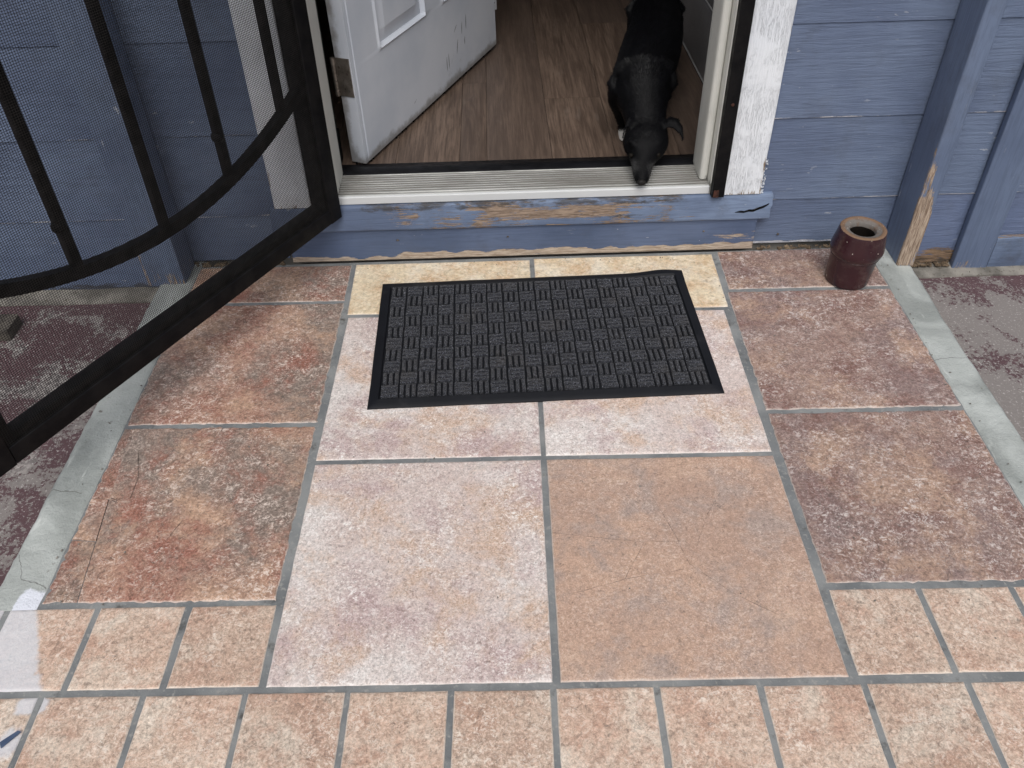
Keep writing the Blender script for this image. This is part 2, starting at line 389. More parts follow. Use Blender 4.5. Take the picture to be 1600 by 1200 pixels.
MT['apron'] = paint_mat('blue_apron_paint', 'x', c1=srgb(80, 94, 121), c2=srgb(96, 110, 138), wood1=srgb(142, 124, 108), wood2=srgb(192, 178, 162), grain=0.35, chips=0.95)
MT['post'] = paint_mat('blue_post_paint', 'z', c1=srgb(94, 107, 132), c2=srgb(107, 121, 146), wood1=srgb(120, 101, 86), wood2=srgb(184, 166, 148), grain=0.3, chips=0.4)
MT['casing'] = paint_mat('white_casing_paint', 'z', c1=srgb(222, 227, 234), c2=srgb(232, 236, 241), wood1=srgb(120, 104, 90), wood2=srgb(165, 150, 132), grain=0.5, chips=0.15, dirt=0.12, dirtcol=(0.5, 0.5, 0.53), crackle=0.15, gdark=0.03)
MT['jamb'] = paint_mat('cream_jamb_paint', 'z', c1=srgb(206, 206, 200), c2=srgb(218, 218, 212), wood1=srgb(110, 95, 80), wood2=srgb(150, 135, 118), grain=0.2, chips=0.1, dirt=0.2, dirtcol=(0.3, 0.29, 0.26), gdark=0.08)
MT['iron'] = simple_mat('black_iron', (0.005, 0.005, 0.006), (0.010, 0.0095, 0.010), 25, 0.5, 0.10, 0.25, 260, fleck=(0.045, 0.04, 0.038), fl=(0.74, 0.79))
MT['wire'] = simple_mat('screen_wire', (0.014, 0.0135, 0.013), (0.026, 0.0245, 0.024), 40, 0.6, 0.12, 0.0)
MT['rust'] = simple_mat('rust', (0.030, 0.016, 0.013), (0.085, 0.036, 0.026), 60, 0.85, 0.2, 0.5, 200)
MT['foam'] = simple_mat('black_weatherstrip', (0.003, 0.003, 0.003), (0.006, 0.006, 0.0065), 30, 0.8, 0.1, 0.2)
MT['vinyl'] = simple_mat('black_vinyl', (0.005, 0.005, 0.006), (0.009, 0.009, 0.011), 20, 0.45, 0.2, 0.1)
MT['steel'] = simple_mat('tarnished_steel', srgb(120, 112, 104), srgb(150, 142, 134), 40, 0.42, 0.5, 0.1, metal=0.75, fleck=srgb(70, 62, 54), fl=(0.62, 0.68))
MT['alum'] = alum_mat()
MT['door'] = door_mat()
MT['plank'] = plank_mat()
MT['panel'] = paint_mat('dark_panel', 'x', c1=srgb(112, 112, 115), c2=srgb(130, 129, 131), grain=0.8, chips=0.1, chipcol=(0.2, 0.2, 0.2), rough=0.35)
MT['plaster'] = simple_mat('interior_plaster', srgb(140, 136, 130), srgb(150, 146, 140), 6, 0.8, 0.3, 0.2, 80)
MT['white'] = simple_mat('white_laminate', srgb(190, 192, 198), srgb(204, 206, 210), 8, 0.4, 0.4, 0.05)
MT['caulk'] = simple_mat('pale_caulk', srgb(150, 150, 150), srgb(180, 180, 180), 20, 0.6, 0.3, 0.1)
MT['rubber'] = rubber_mat()
MT['carpet'] = carpet_mat()
MT['fur'] = fur_mat()
MT['coat'] = simple_mat('black_coat', (0.0015, 0.0015, 0.002), (0.0045, 0.0045, 0.006), 40, 0.42, 0.12, 0.0)
MT['nose'] = simple_mat('dog_nose', (0.012, 0.011, 0.011), (0.02, 0.018, 0.018), 60, 0.5, 0.15, 0.3, 400)
MT['eye'] = simple_mat('dog_eye', (0.006, 0.005, 0.004), (0.01, 0.008, 0.006), 10, 0.5, 0.1, 0.0)
MT['glaze'] = glaze_mat()
MT['rim'] = rim_mat()
MT['hollow'] = simple_mat('unglazed_inside', srgb(22, 17, 15), srgb(32, 26, 23), 30, 0.9, 0.2, 0.2)
MT['nail'] = simple_mat('nail_head', srgb(120, 116, 112), srgb(90, 80, 72), 80, 0.5, 0.4, 0.2, metal=0.5)
MT['block'] = simple_mat('weathered_block', srgb(70, 66, 62), srgb(96, 91, 84), 25, 0.9, 0.2, 0.4, 120)
MT['soil'] = simple_mat('rotted_debris', srgb(70, 60, 50), srgb(120, 104, 86), 60, 0.95, 0.1, 0.8, 160, fleck=srgb(165, 145, 118), fl=(0.6, 0.68))
MT['cap'] = simple_mat('concrete_fillet', srgb(96, 93, 88), srgb(138, 134, 127), 14, 0.9, 0.2, 0.5, 120, fleck=srgb(80, 74, 66), fl=(0.60, 0.68))
MT['chip'] = simple_mat('blue_plastic', srgb(60, 74, 98), srgb(78, 92, 118), 30, 0.5, 0.4, 0.1)

# ------------------------------------------------------------------ object helpers
HROT = 0.0166                                        # the house stands a hair skew to the tiles
class Thing:
    def __init__(s, name, label=None, cat=None, base=(0, 0, 0), rot=0.0, group=None, kind=None, frame=None):
        """base is given in the frame the parts are drawn in; frame = rotation of that frame about the world origin"""
        s.base = Vector(base)
        s.o = bpy.data.objects.new(name, None)
        COL.objects.link(s.o)
        fr = Matrix.Rotation(frame or 0.0, 4, 'Z')
        s.o.location = fr @ s.base
        s.o.rotation_euler = (0, 0, (frame or 0.0) + rot)
        s.o.empty_display_size = 0.05
        tag(s.o, label, cat, group, kind)
def tag(o, label=None, cat=None, group=None, kind=None):
    for k, v in (('label', label), ('category', cat), ('group', group), ('kind', kind)):
        if v: o[k] = v
def link(name, me, mat=None, parent=None, base=None, smooth=None):
    if mat is not None and not me.materials: me.materials.append(MT[mat] if isinstance(mat, str) else mat)
    if smooth is not None:
        me.shade_smooth()
        me.set_sharp_from_angle(angle=R(smooth))
    o = bpy.data.objects.new(name, me)
    COL.objects.link(o)
    if parent is not None: o.parent = parent.o if isinstance(parent, Thing) else parent
    return o
def mesh_from(verts, faces, attrs=None, base=(0, 0, 0)):
    me = bpy.data.meshes.new('m')
    b = Vector(base)
    me.from_pydata([Vector(v) - b for v in verts], [], faces)
    for k, fn in (attrs or {}).items():
        a = me.attributes.new(k, 'FLOAT', 'POINT')
        for i, v in enumerate(verts): a.data[i].value = fn(*v)
    me.update()
    return me
def fix_normals(me):
    bm = bmesh.new(); bm.from_mesh(me)
    bmesh.ops.recalc_face_normals(bm, faces=bm.faces)
    bm.to_mesh(me); bm.free()
    return me
def rrect(a0, a1, b0, b1, r=0.003, step=None, corners=(1, 1, 1, 1), seg=3):
    """rounded rectangle outline, counter-clockwise, edges cut into pieces of length step"""
    C = [(a1 - r, b0 + r, -90), (a1 - r, b1 - r, 0), (a0 + r, b1 - r, 90), (a0 + r, b0 + r, 180)]
    pts = []
    for (ca, cb, s0) in C:
        for i in range(seg + 1):
            t = R(s0 + 90 * i / seg)
            pts.append((ca + r * math.cos(t), cb + r * math.sin(t)))
    if step:
        out = []
        for i, p in enumerate(pts):
            q = pts[(i + 1) % len(pts)]
            out.append(p)
            L = math.hypot(q[0] - p[0], q[1] - p[1])
            k = int(L / step)
            for j in range(1, k + 1):
                out.append((p[0] + (q[0] - p[0]) * j / (k + 1), p[1] + (q[1] - p[1]) * j / (k + 1)))
        pts = out
    return pts
def extrude(prof, axis, t0, t1, n, wob=0.0, wscale=9.0, endcut=None, attrs=None, base=(0, 0, 0), seed=0.0):
    """prof: outline of (a, b); axis x -> (t, a, b); axis y -> (a, t, b); axis z -> (a, b, t)"""
    vs_, fs = [], []
    m = len(prof)
    for i in range(n + 1):
        t = t0 + (t1 - t0) * i / n
        for a, b in prof:
            tt = t
            if endcut and i in (0, n): tt = t + endcut(a, b, i == n)
            v = {'x': (tt, a, b), 'y': (a, tt, b), 'z': (a, b, tt)}[axis]
            if wob:
                q = Vector(v) * wscale + Vector((seed, seed * 1.3, seed * 0.7))
                d = noise.noise_vector(q) * wob
                if axis == 'x': d.x = 0
                if axis == 'y': d.y = 0
                if axis == 'z': d.z = 0
                v = tuple(Vector(v) + d)
            vs_.append(v)
    for i in range(n):
        for j in range(m):
            k = (j + 1) % m
            fs.append((i * m + j, i * m + k, (i + 1) * m + k, (i + 1) * m + j))
    fs.append(tuple(range(m - 1, -1, -1)))
    fs.append(tuple(n * m + j for j in range(m)))
    return fix_normals(mesh_from(vs_, fs, attrs, base))
def box(x0, x1, y0, y1, z0, z1, r=0.002, base=(0, 0, 0), axis='z', n=1, step=None, attrs=None, wob=0.0, seed=0.0):
    if axis == 'z': return extrude(rrect(x0, x1, y0, y1, r, step), 'z', z0, z1, n, wob, attrs=attrs, base=base, seed=seed)
    if axis == 'x': return extrude(rrect(y0, y1, z0, z1, r, step), 'x', x0, x1, n, wob, attrs=attrs, base=base, seed=seed)
    return extrude(rrect(x0, x1, z0, z1, r, step), 'y', y0, y1, n, wob, attrs=attrs, base=base, seed=seed)
def lathe(prof, n=40, base=(0, 0, 0), wob=0.0):
    vs_, fs = [], []
    for r, z in prof:
        for i in range(n):
            t = 2 * math.pi * i / n
            rr = r * (1 + wob * noise.noise(Vector((math.cos(t) * 2, math.sin(t) * 2, z * 20))))
            vs_.append((rr * math.cos(t), rr * math.sin(t), z))
    for j in range(len(prof) - 1):
        for i in range(n):
            k = (i + 1) % n
            fs.append((j * n + i, j * n + k, (j + 1) * n + k, (j + 1) * n + i))
    return mesh_from(vs_, fs, None, base)
def nz(x, y, z=0.0): return noise.noise(Vector((x, y, z)))
def sstep(a, b, x):
    t = max(0.0, min(1.0, (x - a) / (b - a)))
    return t * t * (3 - 2 * t)

# ------------------------------------------------------------------ ground slab and porch
FZ = 0.178                                            # indoor floor level
SLAB = -0.095
def ground():
    n = 60
    xs = [-40, -20, -8, -4] + [-2.4 + 0.08 * i for i in range(n + 1)] + [4, 8, 20, 40]
    ys = [-40, -20, -8, -3] + [-1.4 + 0.08 * i for i in range(36)]
    vv = [(x, y, SLAB + (0.003 * nz(x * 2.5, y * 2.5) if abs(x) < 2.5 and y > -1.5 else 0)) for y in ys for x in xs]
    m = len(xs)
    ff = [(j * m + i, j * m + i + 1, (j + 1) * m + i + 1, (j + 1) * m + i) for j in range(len(ys) - 1) for i in range(m - 1)]
    o = link('ground', mesh_from(vv, ff), 'slab', smooth=60)
    tag(o, 'grey concrete slab with worn burgundy paint beside the tiled porch', kind='structure')
ground()

porch = Thing('porch_floor', 'tiled porch floor of large and small stone-look tiles in grey grout', None, (0, 0.3, SLAB), kind='structure')
PB = porch.base
def porch_bed():
    z = -0.0026
    pts = [(-1.75, -0.85), (1.75, -0.85), (1.75, 0.150), (0.900, 0.150), (0.900, 1.184), (-0.892, 1.155), (-0.892, 0.150), (-1.75, 0.150)]
    bm = bmesh.new()
    vb = [bm.verts.new((x, y, SLAB - 0.02)) for x, y in pts]
    vt = [bm.verts.new((x, y, z)) for x, y in pts]
    bm.faces.new(vt)
    for i in range(len(pts)):
        j = (i + 1) % len(pts)
        bm.faces.new((vb[i], vb[j], vt[j], vt[i]))
    for v in bm.verts: v.co -= PB
    bmesh.ops.recalc_face_normals(bm, faces=bm.faces)
    me = bpy.data.meshes.new('bed'); bm.to_mesh(me); bm.free()
    link('grout_bed', me, 'grout', porch)
porch_bed()

def tile_mesh(c, n=22, rough_edge=0.0006, seed=0.0, thick=0.010, dz=0.0, tilt=(0, 0), pale_patch=None):
    """c: four corners (x, y) in order (front-left, front-right, back-right, back-left)"""
    # parameter lines with extra rows near the edge for the rounded lip
    w = math.hypot(c[1][0] - c[0][0], c[1][1] - c[0][1]); d = math.hypot(c[3][0] - c[0][0], c[3][1] - c[0][1])
    def lines(L):
        e = [0.0, 0.0012 / L, 0.003 / L, 0.007 / L]
        mid = [e[-1] + (1 - 2 * e[-1]) * i / n for i in range(1, n)]
        return e + mid + [1 - a for a in reversed(e)]
    U, V = lines(w), lines(d)
    nu, nv = len(U), len(V)
    vv, ff, at = [], [], []
    cx = sum(p[0] for p in c) / 4; cy = sum(p[1] for p in c) / 4
    for j, v in enumerate(V):
        for i, u in enumerate(U):
            x = (c[0][0] * (1 - u) + c[1][0] * u) * (1 - v) + (c[3][0] * (1 - u) + c[2][0] * u) * v
            y = (c[0][1] * (1 - u) + c[1][1] * u) * (1 - v) + (c[3][1] * (1 - u) + c[2][1] * u) * v
            ed = min(u * w, (1 - u) * w, v * d, (1 - v) * d)
            k = math.exp(-ed / 0.004)
            jit = rough_edge * k
            x += jit * (nz(y * 70 + seed, x * 20, 3) + 0.9 * nz(y * 190 + seed, x * 60, 5))
            y += jit * (nz(x * 70 + seed, y * 20, 9) + 0.9 * nz(x * 190 + seed, y * 60, 7))
            z = 0.0006 * nz(x * 14 + seed, y * 14) + 0.0004 * nz(x * 45 + seed, y * 45, 2)
            z -= 0.0022 * (1 - min(1, ed / 0.0035)) ** 2
            z -= rough_edge * 2.2 * max(0, nz(x * 85 + seed, y * 85, 4)) * math.exp(-ed / 0.008)
            z += dz + tilt[0] * (x - cx) + tilt[1] * (y - cy)
            vv.append((x, y, z))
            at.append((max(0, 1 - ed / 0.007), pale_patch(x, y) if pale_patch else 0.0))
    ff = [(j * nu + i, j * nu + i + 1, (j + 1) * nu + i + 1, (j + 1) * nu + i) for j in range(nv - 1) for i in range(nu - 1)]
    loop = [i for i in range(nu)] + [j * nu + nu - 1 for j in range(1, nv)] + [(nv - 1) * nu + i for i in range(nu - 2, -1, -1)] + [j * nu for j in range(nv - 2, 0, -1)]
    b0 = len(vv)
    for k in loop:
        vv.append((vv[k][0], vv[k][1], -thick)); at.append((0.6, 0.0))
    L = len(loop)
    for k in range(L):
        m = (k + 1) % L
        ff.append((loop[m], loop[k], b0 + k, b0 + m))
    base = Vector((cx, cy, 0))
    me = bpy.data.meshes.new('tile')
    me.from_pydata([Vector(v) - base for v in vv], [], ff)
    ae = me.attributes.new('edge', 'FLOAT', 'POINT'); as_ = me.attributes.new('pale_patch', 'FLOAT', 'POINT')
    for i, (a, b) in enumerate(at):
        ae.data[i].value = a; as_.data[i].value = b
    return me, base
tile_k = 0
def tile(c, mat, n=22, rough=0.0006, pale_patch=None, label=None):
    global tile_k
    tile_k += 1
    rr = random.Random(tile_k * 13)
    me, b = tile_mesh(c, n, rough, tile_k * 3.7, dz=rr.uniform(-0.0007, 0.0007), tilt=(rr.uniform(-.002, .002), rr.uniform(-.002, .002)), pale_patch=pale_patch)
    o = link('tile', me, mat, porch, smooth=50)
    o.location = b - PB
    if label: o['label'] = label
    return o
def quad(x0, x1, y0, y1, j=0.001):
    r = random.Random(int((x0 * 7919 + y0 * 104729) * 100))
    u = lambda: r.uniform(-j, j)
    return [(x0 + u(), y0 + u()), (x1 + u(), y0 + u()), (x1 + u(), y1 + u()), (x0 + u(), y1 + u())]
g = 0.0058                                            # half a joint
P = 0.467
# centre: two columns, cut row at the back
tile(quad(-P + g, -g, g, P - g), 'pale', 26)
tile(quad(g, P - g, g, P - g), 'tan', 26, label='tan tile with fine hairline scratches')
tile(quad(-P + g, -g, P + g, 2 * P - g), 'pale', 26)
tile(quad(g, P - g, P + g, 2 * P - g), 'pale', 26)
tile([(-P + 0.002, 2 * P + g), (-g - 0.002, 2 * P + g), (-g - 0.002, 1.155), (-P - 0.004, 1.150)], 'cream', 22)
tile([(g - 0.002, 2 * P + g), (P + 0.008, 2 * P + g), (P + 0.012, 1.163), (g - 0.002, 1.159)], 'cream', 22)
# sides: three rows each
LX0, LX1, RX0, RX1 = -0.886, -0.478, 0.484, 0.893
def broken_tile():
    global tile_k
    c = [(LX0, 0.160), (LX1, 0.158), (LX1, 0.566), (LX0, 0.570)]
    tile_k += 1
    me, b = tile_mesh(c, 44, 0.0028, 5.3)
    A, D = Vector((-0.822, 0.155, 0)), Vector((-0.851, 0.40, 0))           # long crack from the front edge to the back left corner
    t = (D - A).normalized(); nrm = Vector((t.y, -t.x, 0))                  # points to +x
    def piece(cuts):
        bm = bmesh.new(); bm.from_mesh(me)
        for co, no in cuts:
            r = bmesh.ops.bisect_plane(bm, geom=bm.verts[:] + bm.edges[:] + bm.faces[:], plane_co=co - b, plane_no=no, clear_inner=True, dist=1e-6)
            ed = [e for e in r['geom_cut'] if isinstance(e, bmesh.types.BMEdge)]
            ex = bmesh.ops.extrude_edge_only(bm, edges=ed)
            for v in ex['geom']:
                if isinstance(v, bmesh.types.BMVert): v.co.z -= 0.008
        m2 = bpy.data.meshes.new('tile'); bm.to_mesh(m2); bm.free()
        return m2
    gp = 0.0011
    up = Vector((0.10, 1, 0)).normalized()
    y1, y2 = Vector((-0.86, 0.288, 0)), Vector((-0.86, 0.384, 0))
    sets = [[(A, nrm)],
            [(A - nrm * gp * 2, -nrm), (y1 - up * gp, -up)],
            [(A - nrm * gp * 1.6, -nrm), (y1 + up * gp, up), (y2 - up * gp * 1.8, -up)],
            [(A, -nrm), (y2 + up * gp * 0.5, up)]]
    dz = [0, -0.0012, 0.0005, 0]
    for i, s in enumerate(sets):
        o = link('tile' if i == 0 else 'tile_fragment', piece(s), 'terra_left', porch, smooth=50)
        o.location = b - PB + Vector((0, 0, dz[i]))
        o['label'] = 'rust brown tile with a cracked left edge' if i == 0 else 'broken piece of the rust brown tile'
broken_tile()
tile([(LX0, 0.580), (LX1, 0.578), (LX1 - 0.002, 0.984), (LX0, 0.986)], 'terra_left', 40, 0.0028)
tile([(LX0, 0.997), (LX1 - 0.002, 0.996), (LX1 - 0.005, 1.150), (LX0, 1.148)], 'terra_left', 20, 0.0014)
tile([(RX0 - 0.005, 0.172), (RX1, 0.170), (RX1, 0.577), (RX0 - 0.005, 0.576)], 'terra_right', 40, 0.0024)
tile([(RX0 - 0.004, 0.588), (RX1, 0.589), (RX1, 0.998), (RX0 + 0.001, 0.998)], 'terra_right', 40, 0.0026)
tile([(RX0 + 0.008, 1.010), (RX1, 1.011), (RX1, 1.180), (RX0 + 0.012, 1.174)], 'terra_right', 20, 0.0013)
# small tiles: side row, then the full rows in front
def STX(y): return -0.888 + (0.15 - y) * 0.46
def pale_patch_a(x, y):  # whitish area on the tiles left of a slanting line
    e = STX(y) + 0.006 * nz(y * 30, 1.0)
    return 1 - sstep(e - 0.014, e + 0.014, x)
sx0 = -P - g
for i in range(8):
    x1 = -0.4735 - i * 0.1572 - (0 if i == 0 else 0.0)
    tile(quad(x1 - 0.1572 + 2 * g * 0.9, x1, g, 0.149), 'small', 10, 0.0006, pale_patch_a if i >= 2 else None)
for i in range(8):
    x0 = 0.478 + i * 0.1585
    tile(quad(x0, x0 + 0.1585 - 2 * g * 0.9, g + 0.003, 0.159 if i < 3 else 0.149), 'small', 10, 0.0006)
def pale_patch_b(x, y):  # two smaller whitish spots on the front row
    a = 1 - sstep(0.010, 0.022, math.hypot((x + 0.823) * 0.6, (y + 0.018)))
    b_ = 1 - sstep(0.010, 0.03, math.hypot((x + 0.835), (y + 0.075) * 0.7))
    return max(a, b_ * 0.8)
for r_ in range(5):
    y1 = -g - r_ * 0.162
    off = [-0.005, 0.03, -0.012, 0.06, 0.0][r_]
    for i in range(-11, 11):
        x0 = off + i * 0.1618 + g * 0.8
        if x0 < -1.75 or x0 > 1.58: continue
        tile(quad(x0, x0 + 0.1618 - g * 1.7, y1 - 0.162 + 2 * g, y1), 'small', 10 if r_ == 0 else 5, 0.0006, pale_patch_b if r_ == 0 and i < -4 else None)

def edging(name, xin, xout, y0, y1, label):
    nx, ny = 14, 110
    vv, ff = [], []
    for j in range(ny + 1):
        t = j / ny
        y = y0[0] + (y1 - y0[0]) * t
        for i in range(nx + 1):
            u = i / nx
            xi, xo = xin(y), xout(y)
            x = xi + (xo - xi) * u
            s = (1 if xo > xi else -1)
            x += s * (0.0028 * nz(y * 22, u * 2, 4) * u + 0.0015 * nz(y * 70, 2, u) * (u > 0.9))
            dd = (1 - u) * abs(xo - xi)
            z = -0.001 + 0.0012 * nz(x * 30, y * 16) - 0.006 * (1 - min(1, dd / 0.010)) ** 2
            if u == 0: z = -0.006
            vv.append((x, y, z))
    m = nx + 1
    ff = [(j * m + i, j * m + i + 1, (j + 1) * m + i + 1, (j + 1) * m + i) for j in range(ny) for i in range(nx)]
    b0 = len(vv)
    for j in range(ny + 1):
        x, y, z = vv[j * m + nx]
        vv.append((x, y, SLAB - 0.01))
    for j in range(ny): ff.append((j * m + nx, b0 + j, b0 + j + 1, (j + 1) * m + nx))
    st = lambda x, y, z: 0.75 * (1 - sstep(0.165, 0.215, y + 0.02 * nz(x * 40, 3))) * sstep(-0.945, -0.925, x) if x < 0 else 0.0
    me = fix_normals(mesh_from(vv, ff, {'pale_patch': st}, (xin(0.6), 0.6, SLAB)))
    o = link(name, me, 'mortar', smooth=60)
    o.location = (xin(0.6), 0.6, SLAB)
    tag(o, label, kind='structure')
edging('concrete_edging', lambda y: -0.8845 + 0.003 * nz(y * 18, 0), lambda y: -0.978, (0.1465,), 1.19, 'pale grey mortar strip along the left edge of the tiles')
edging('concrete_edging', lambda y: 0.8915 + 0.003 * nz(y * 18, 5), lambda y: 0.978 + 0.008 * sstep(0.8, 1.1, y), (0.1465,), 1.215, 'pale grey mortar strip along the right edge of the tiles')

# ------------------------------------------------------------------ house wall (house frame: rotated HROT)
WF = 1.190                                            # face of the siding
wall = Thing('house_wall', 'blue painted lap siding house wall around the doorway', 'wall', (0, WF + 0.05, SLAB), frame=HROT)
WB = wall.base
def wpart(name, me, mat, smooth=40, parent=None): return link(name, me, mat, parent or wall, smooth=smooth)
# lap boards, one object each
LZ = [-0.09, 0.142, 0.372, 0.605, 0.836, 1.067, 1.298, 1.529, 1.760, 1.991, 2.222, 2.453, 2.60]
def lap(x0, x1, z0, z1, seed, attrs, n):
    # outline in (y, z): bottom edge stands 5 mm proud of the top
    f0, f1 = WF - 0.0018, WF + 0.0012
    pr = [(f0 + 0.001, z0)]
    for t in [0, 0.008, 0.016, 0.03] + [0.06 + 0.94 * q_ / 15 for q_ in range(16)]:
        zz = z0 + 0.0012 + (z1 - z0 + 0.0005) * t
        pr.append((f0 + (f1 - f0) * t, zz))
    pr += [(WF + 0.0022, z1 + 0.0028), (WF + 0.013, z1 + 0.003), (WF + 0.013, z0)]
    return extrude(pr, 'x', x0, x1, n, 0.0009, 7.0, attrs=attrs, base=WB, seed=seed)
for i in range(len(LZ) - 1):
    z0, z1 = LZ[i], LZ[i + 1] - 0.0042
    for side in (-1, 1):
        a, b_ = ((-2.3, -0.632) if side < 0 else (0.600, 2.3))
        near = i < 3
        if i >= 10 and side < 0: b_ = 2.3
        if i >= 10 and side > 0: continue
        pe = lambda x, y, z, z0=z0, i=i, side=side: 0.75 * (1 - sstep(z0 + 0.0015, z0 + 0.004, z)) * (0.75 + 0.8 * nz(x * 6, z0 * 5)) + (0.85 * (1 - sstep(0.0, 0.030, z + SLAB * 0 - (0.012 if side > 0 else 0.0) - 0.02 * nz(x * 25, 4))) if i == 0 and side > 0 and x < 1.0 and z > -0.03 and z < 0.012 else 0) + (0.95 * (1 - sstep(-0.052, -0.012, z - 0.02 * nz(x * 30, 2))) if i == 0 and x > 0.985 and x < 1.2 else 0)
        gr = lambda x, y, z, i=i: 0.75 * (1 - sstep(-0.075, -0.040, z)) if i == 0 else (0.0)
        z00 = z0
        if i == 0:
            # the run behind the raised porch ends above the tiles
            segs = [(-2.3, -0.99, -0.09), (-0.99, -0.632, 0.006)] if side < 0 else [(0.600, 0.965, 0.006), (0.965, 2.3, -0.09)]
        else: segs = [(a, b_, z0)]
        for (sa, sb, sz) in segs:
            wpart('siding_board', lap(sa, sb, sz, z1, i * 5.1 + side + sa, {'peel': pe, 'grime': gr} if near else None, 90 if near else 10), 'siding_rot' if i == 0 and sa > 0.9 else 'siding')
# solid wall behind the boards
for (a, b_, c, d) in ((-2.3, -0.56, SLAB - 0.02, 2.6), (0.535, 2.3, SLAB - 0.02, 2.6), (-0.56, 0.535, 2.22, 2.6), (-0.56, 0.535, SLAB - 0.02, 0.09)):
    wpart('wall_core', box(a, b_, WF + 0.016, WF + 0.125, c, d, 0.001, WB), 'plaster')
# concrete fillet at the foot of the wall, both sides of the porch
def fillet(x0, x1, seed):
    pr = [(WF + 0.016, SLAB - 0.01), (WF - 0.048, SLAB - 0.01), (WF - 0.048, SLAB + 0.004), (WF - 0.036, SLAB + 0.010), (WF - 0.020, SLAB + 0.014), (WF - 0.005, SLAB + 0.018), (WF + 0.016, SLAB + 0.019)]
    return extrude(pr, 'x', x0, x1, 60, 0.004, 16.0, base=WB, seed=seed)
wpart('concrete_fillet', fillet(-2.3, -0.985, 1.0), 'cap', 60)
wpart('concrete_fillet', fillet(0.985, 2.3, 4.0), 'cap', 60)
def debris(x0, x1, z, n, seed):
    rr = random.Random(seed); bm = bmesh.new()
    for i in range(n):
        x = rr.uniform(x0, x1); s = rr.uniform(0.002, 0.006)
        m = Matrix.Translation(Vector((x, WF - rr.uniform(0.004, 0.02), z + s * 0.3)) - WB) @ Matrix.Rotation(rr.uniform(0, 6), 4, 'Z') @ Matrix.Diagonal((s * 1.8, s, s * 0.7, 1))
        bmesh.ops.create_icosphere(bm, subdivisions=1, radius=1, matrix=m)
    me = bpy.data.meshes.new('d'); bm.to_mesh(me); bm.free()
    return me
o = wpart('debris', debris(0.63, 0.94, -0.002, 60, 3), 'soil', None); o['kind'] = 'stuff'
o = wpart('debris', debris(1.0, 1.17, SLAB + 0.02, 70, 4), 'soil', None); o['kind'] = 'stuff'
o = wpart('debris', debris(-0.9, -0.65, -0.002, 50, 5), 'soil', None); o['kind'] = 'stuff'

# panelled opening at the right edge of the picture
ap = Thing('wall_hatch', 'blue boarded hatch frame on the wall beyond the right post', 'hatch', (1.55, WF, SLAB), frame=HROT)
AB = ap.base
link('stile', box(1.172, 1.268, WF - 0.024, WF - 0.004, SLAB + 0.006, 2.0, 0.003, AB, n=60, step=0.02, wob=0.0008, attrs={'peel': lambda x, y, z: 0.5 * (1 - sstep(-0.088, -0.07, z)) + 0.28 * math.exp(-((x - 1.24) / 0.02) ** 2 - ((z + 0.05) / 0.03) ** 2)}), 'post', ap, smooth=40)
link('stile', box(1.90, 1.99, WF - 0.024, WF - 0.004, SLAB + 0.006, 2.0, 0.003, AB), 'post', ap, smooth=40)
link('bottom_rail', box(1.2695, 1.8985, WF - 0.022, WF - 0.004, SLAB + 0.006, 0.012, 0.003, AB, axis='x', n=40, step=0.02, wob=0.0008, attrs={'peel': lambda x, y, z: 0.45 * sstep(0.006, 0.011, z)}), 'board', ap, smooth=40)

# posts standing on the mortar strips
def post(x0, x1, y0, y1, z0, label, peel, seed, tilt=0.0):
    t = Thing('wooden_post', label, 'post', ((x0 + x1) / 2, (y0 + y1) / 2, z0))
    me = extrude(rrect(x0, x1, y0, y1, 0.004, 0.008), 'z', z0, 2.55, 170, 0.0012, 8.0, attrs={'peel': peel}, base=t.base, seed=seed)
    link('shaft', me, 'post', t, smooth=40)
    t.o.rotation_euler = (0, tilt, 0)
    return t
def peel_r(x, y, z):
    # worn strip up the front left corner, widest at the foot
    front = 1 - sstep(1.094, 1.102, y)
    wdt = 0.037 * (1 - sstep(0.10, 0.30, z)) + 0.010 * (1 - sstep(0.27, 0.36, z)) + 0.004 * nz(z * 30, 1)
    return front * (1.0 - sstep(wdt - 0.006, wdt + 0.006, x - 0.946)) * (1 if z < 0.36 else 0) * (1.05 if z < 0.2 else 0.62 + 0.5 * nz(z * 26, 8))
post(0.946, 0.989, 1.092, 1.199, 0.0, 'blue painted post right of the door, its front corner worn to bare wood', peel_r, 2.0, 0.012)
post(-1.006, -0.908, 1.080, 1.168, -0.004, 'blue painted post left of the door, seen through the mesh gate', lambda x, y, z: (0.55 * math.exp(-((x + 1.004) / 0.006) ** 2) * (1 if z < 0.13 else 0)) * (1 - sstep(1.083, 1.09, y)) + 0.25 * (1 - sstep(0.0, 0.05, z)), 6.0, -0.012)

# ------------------------------------------------------------------ door frame
fr = Thing('door_frame', 'white trimmed door frame with worn blue sill and aluminium threshold', 'door frame', (0, WF, 0), frame=HROT)
FB = fr.base
def fpart(name, me, mat, smooth=40, parent=None, label=None):
    o = link(name, me, mat, parent or fr, smooth=smooth)
    if label: o['label'] = label
    return o
CF = 1.176                                            # face of the casing
cas_at = lambda xo, s: {'peel': lambda x, y, z: 0.8 * (1 - sstep(0.168, 0.186, z)) * (0.5 + 0.6 * nz(x * 50, 1)) + 0.5 * (1 - sstep(0.001, 0.006, abs(x - xo))) * (1 - sstep(0.20, 0.42, z) * 0.7) * (0.6 + 0.9 * nz(z * 22, 4)),
                        'grime': lambda x, y, z: 0.5 * (1 - sstep(0.168, 0.176, z))}
fpart('casing', extrude(rrect(0.509, 0.606, CF, WF + 0.015, 0.003, 0.007), 'z', 0.1695, 2.2, 200, 0.0008, 10, attrs=cas_at(0.606, 1), base=FB, seed=2), 'casing')
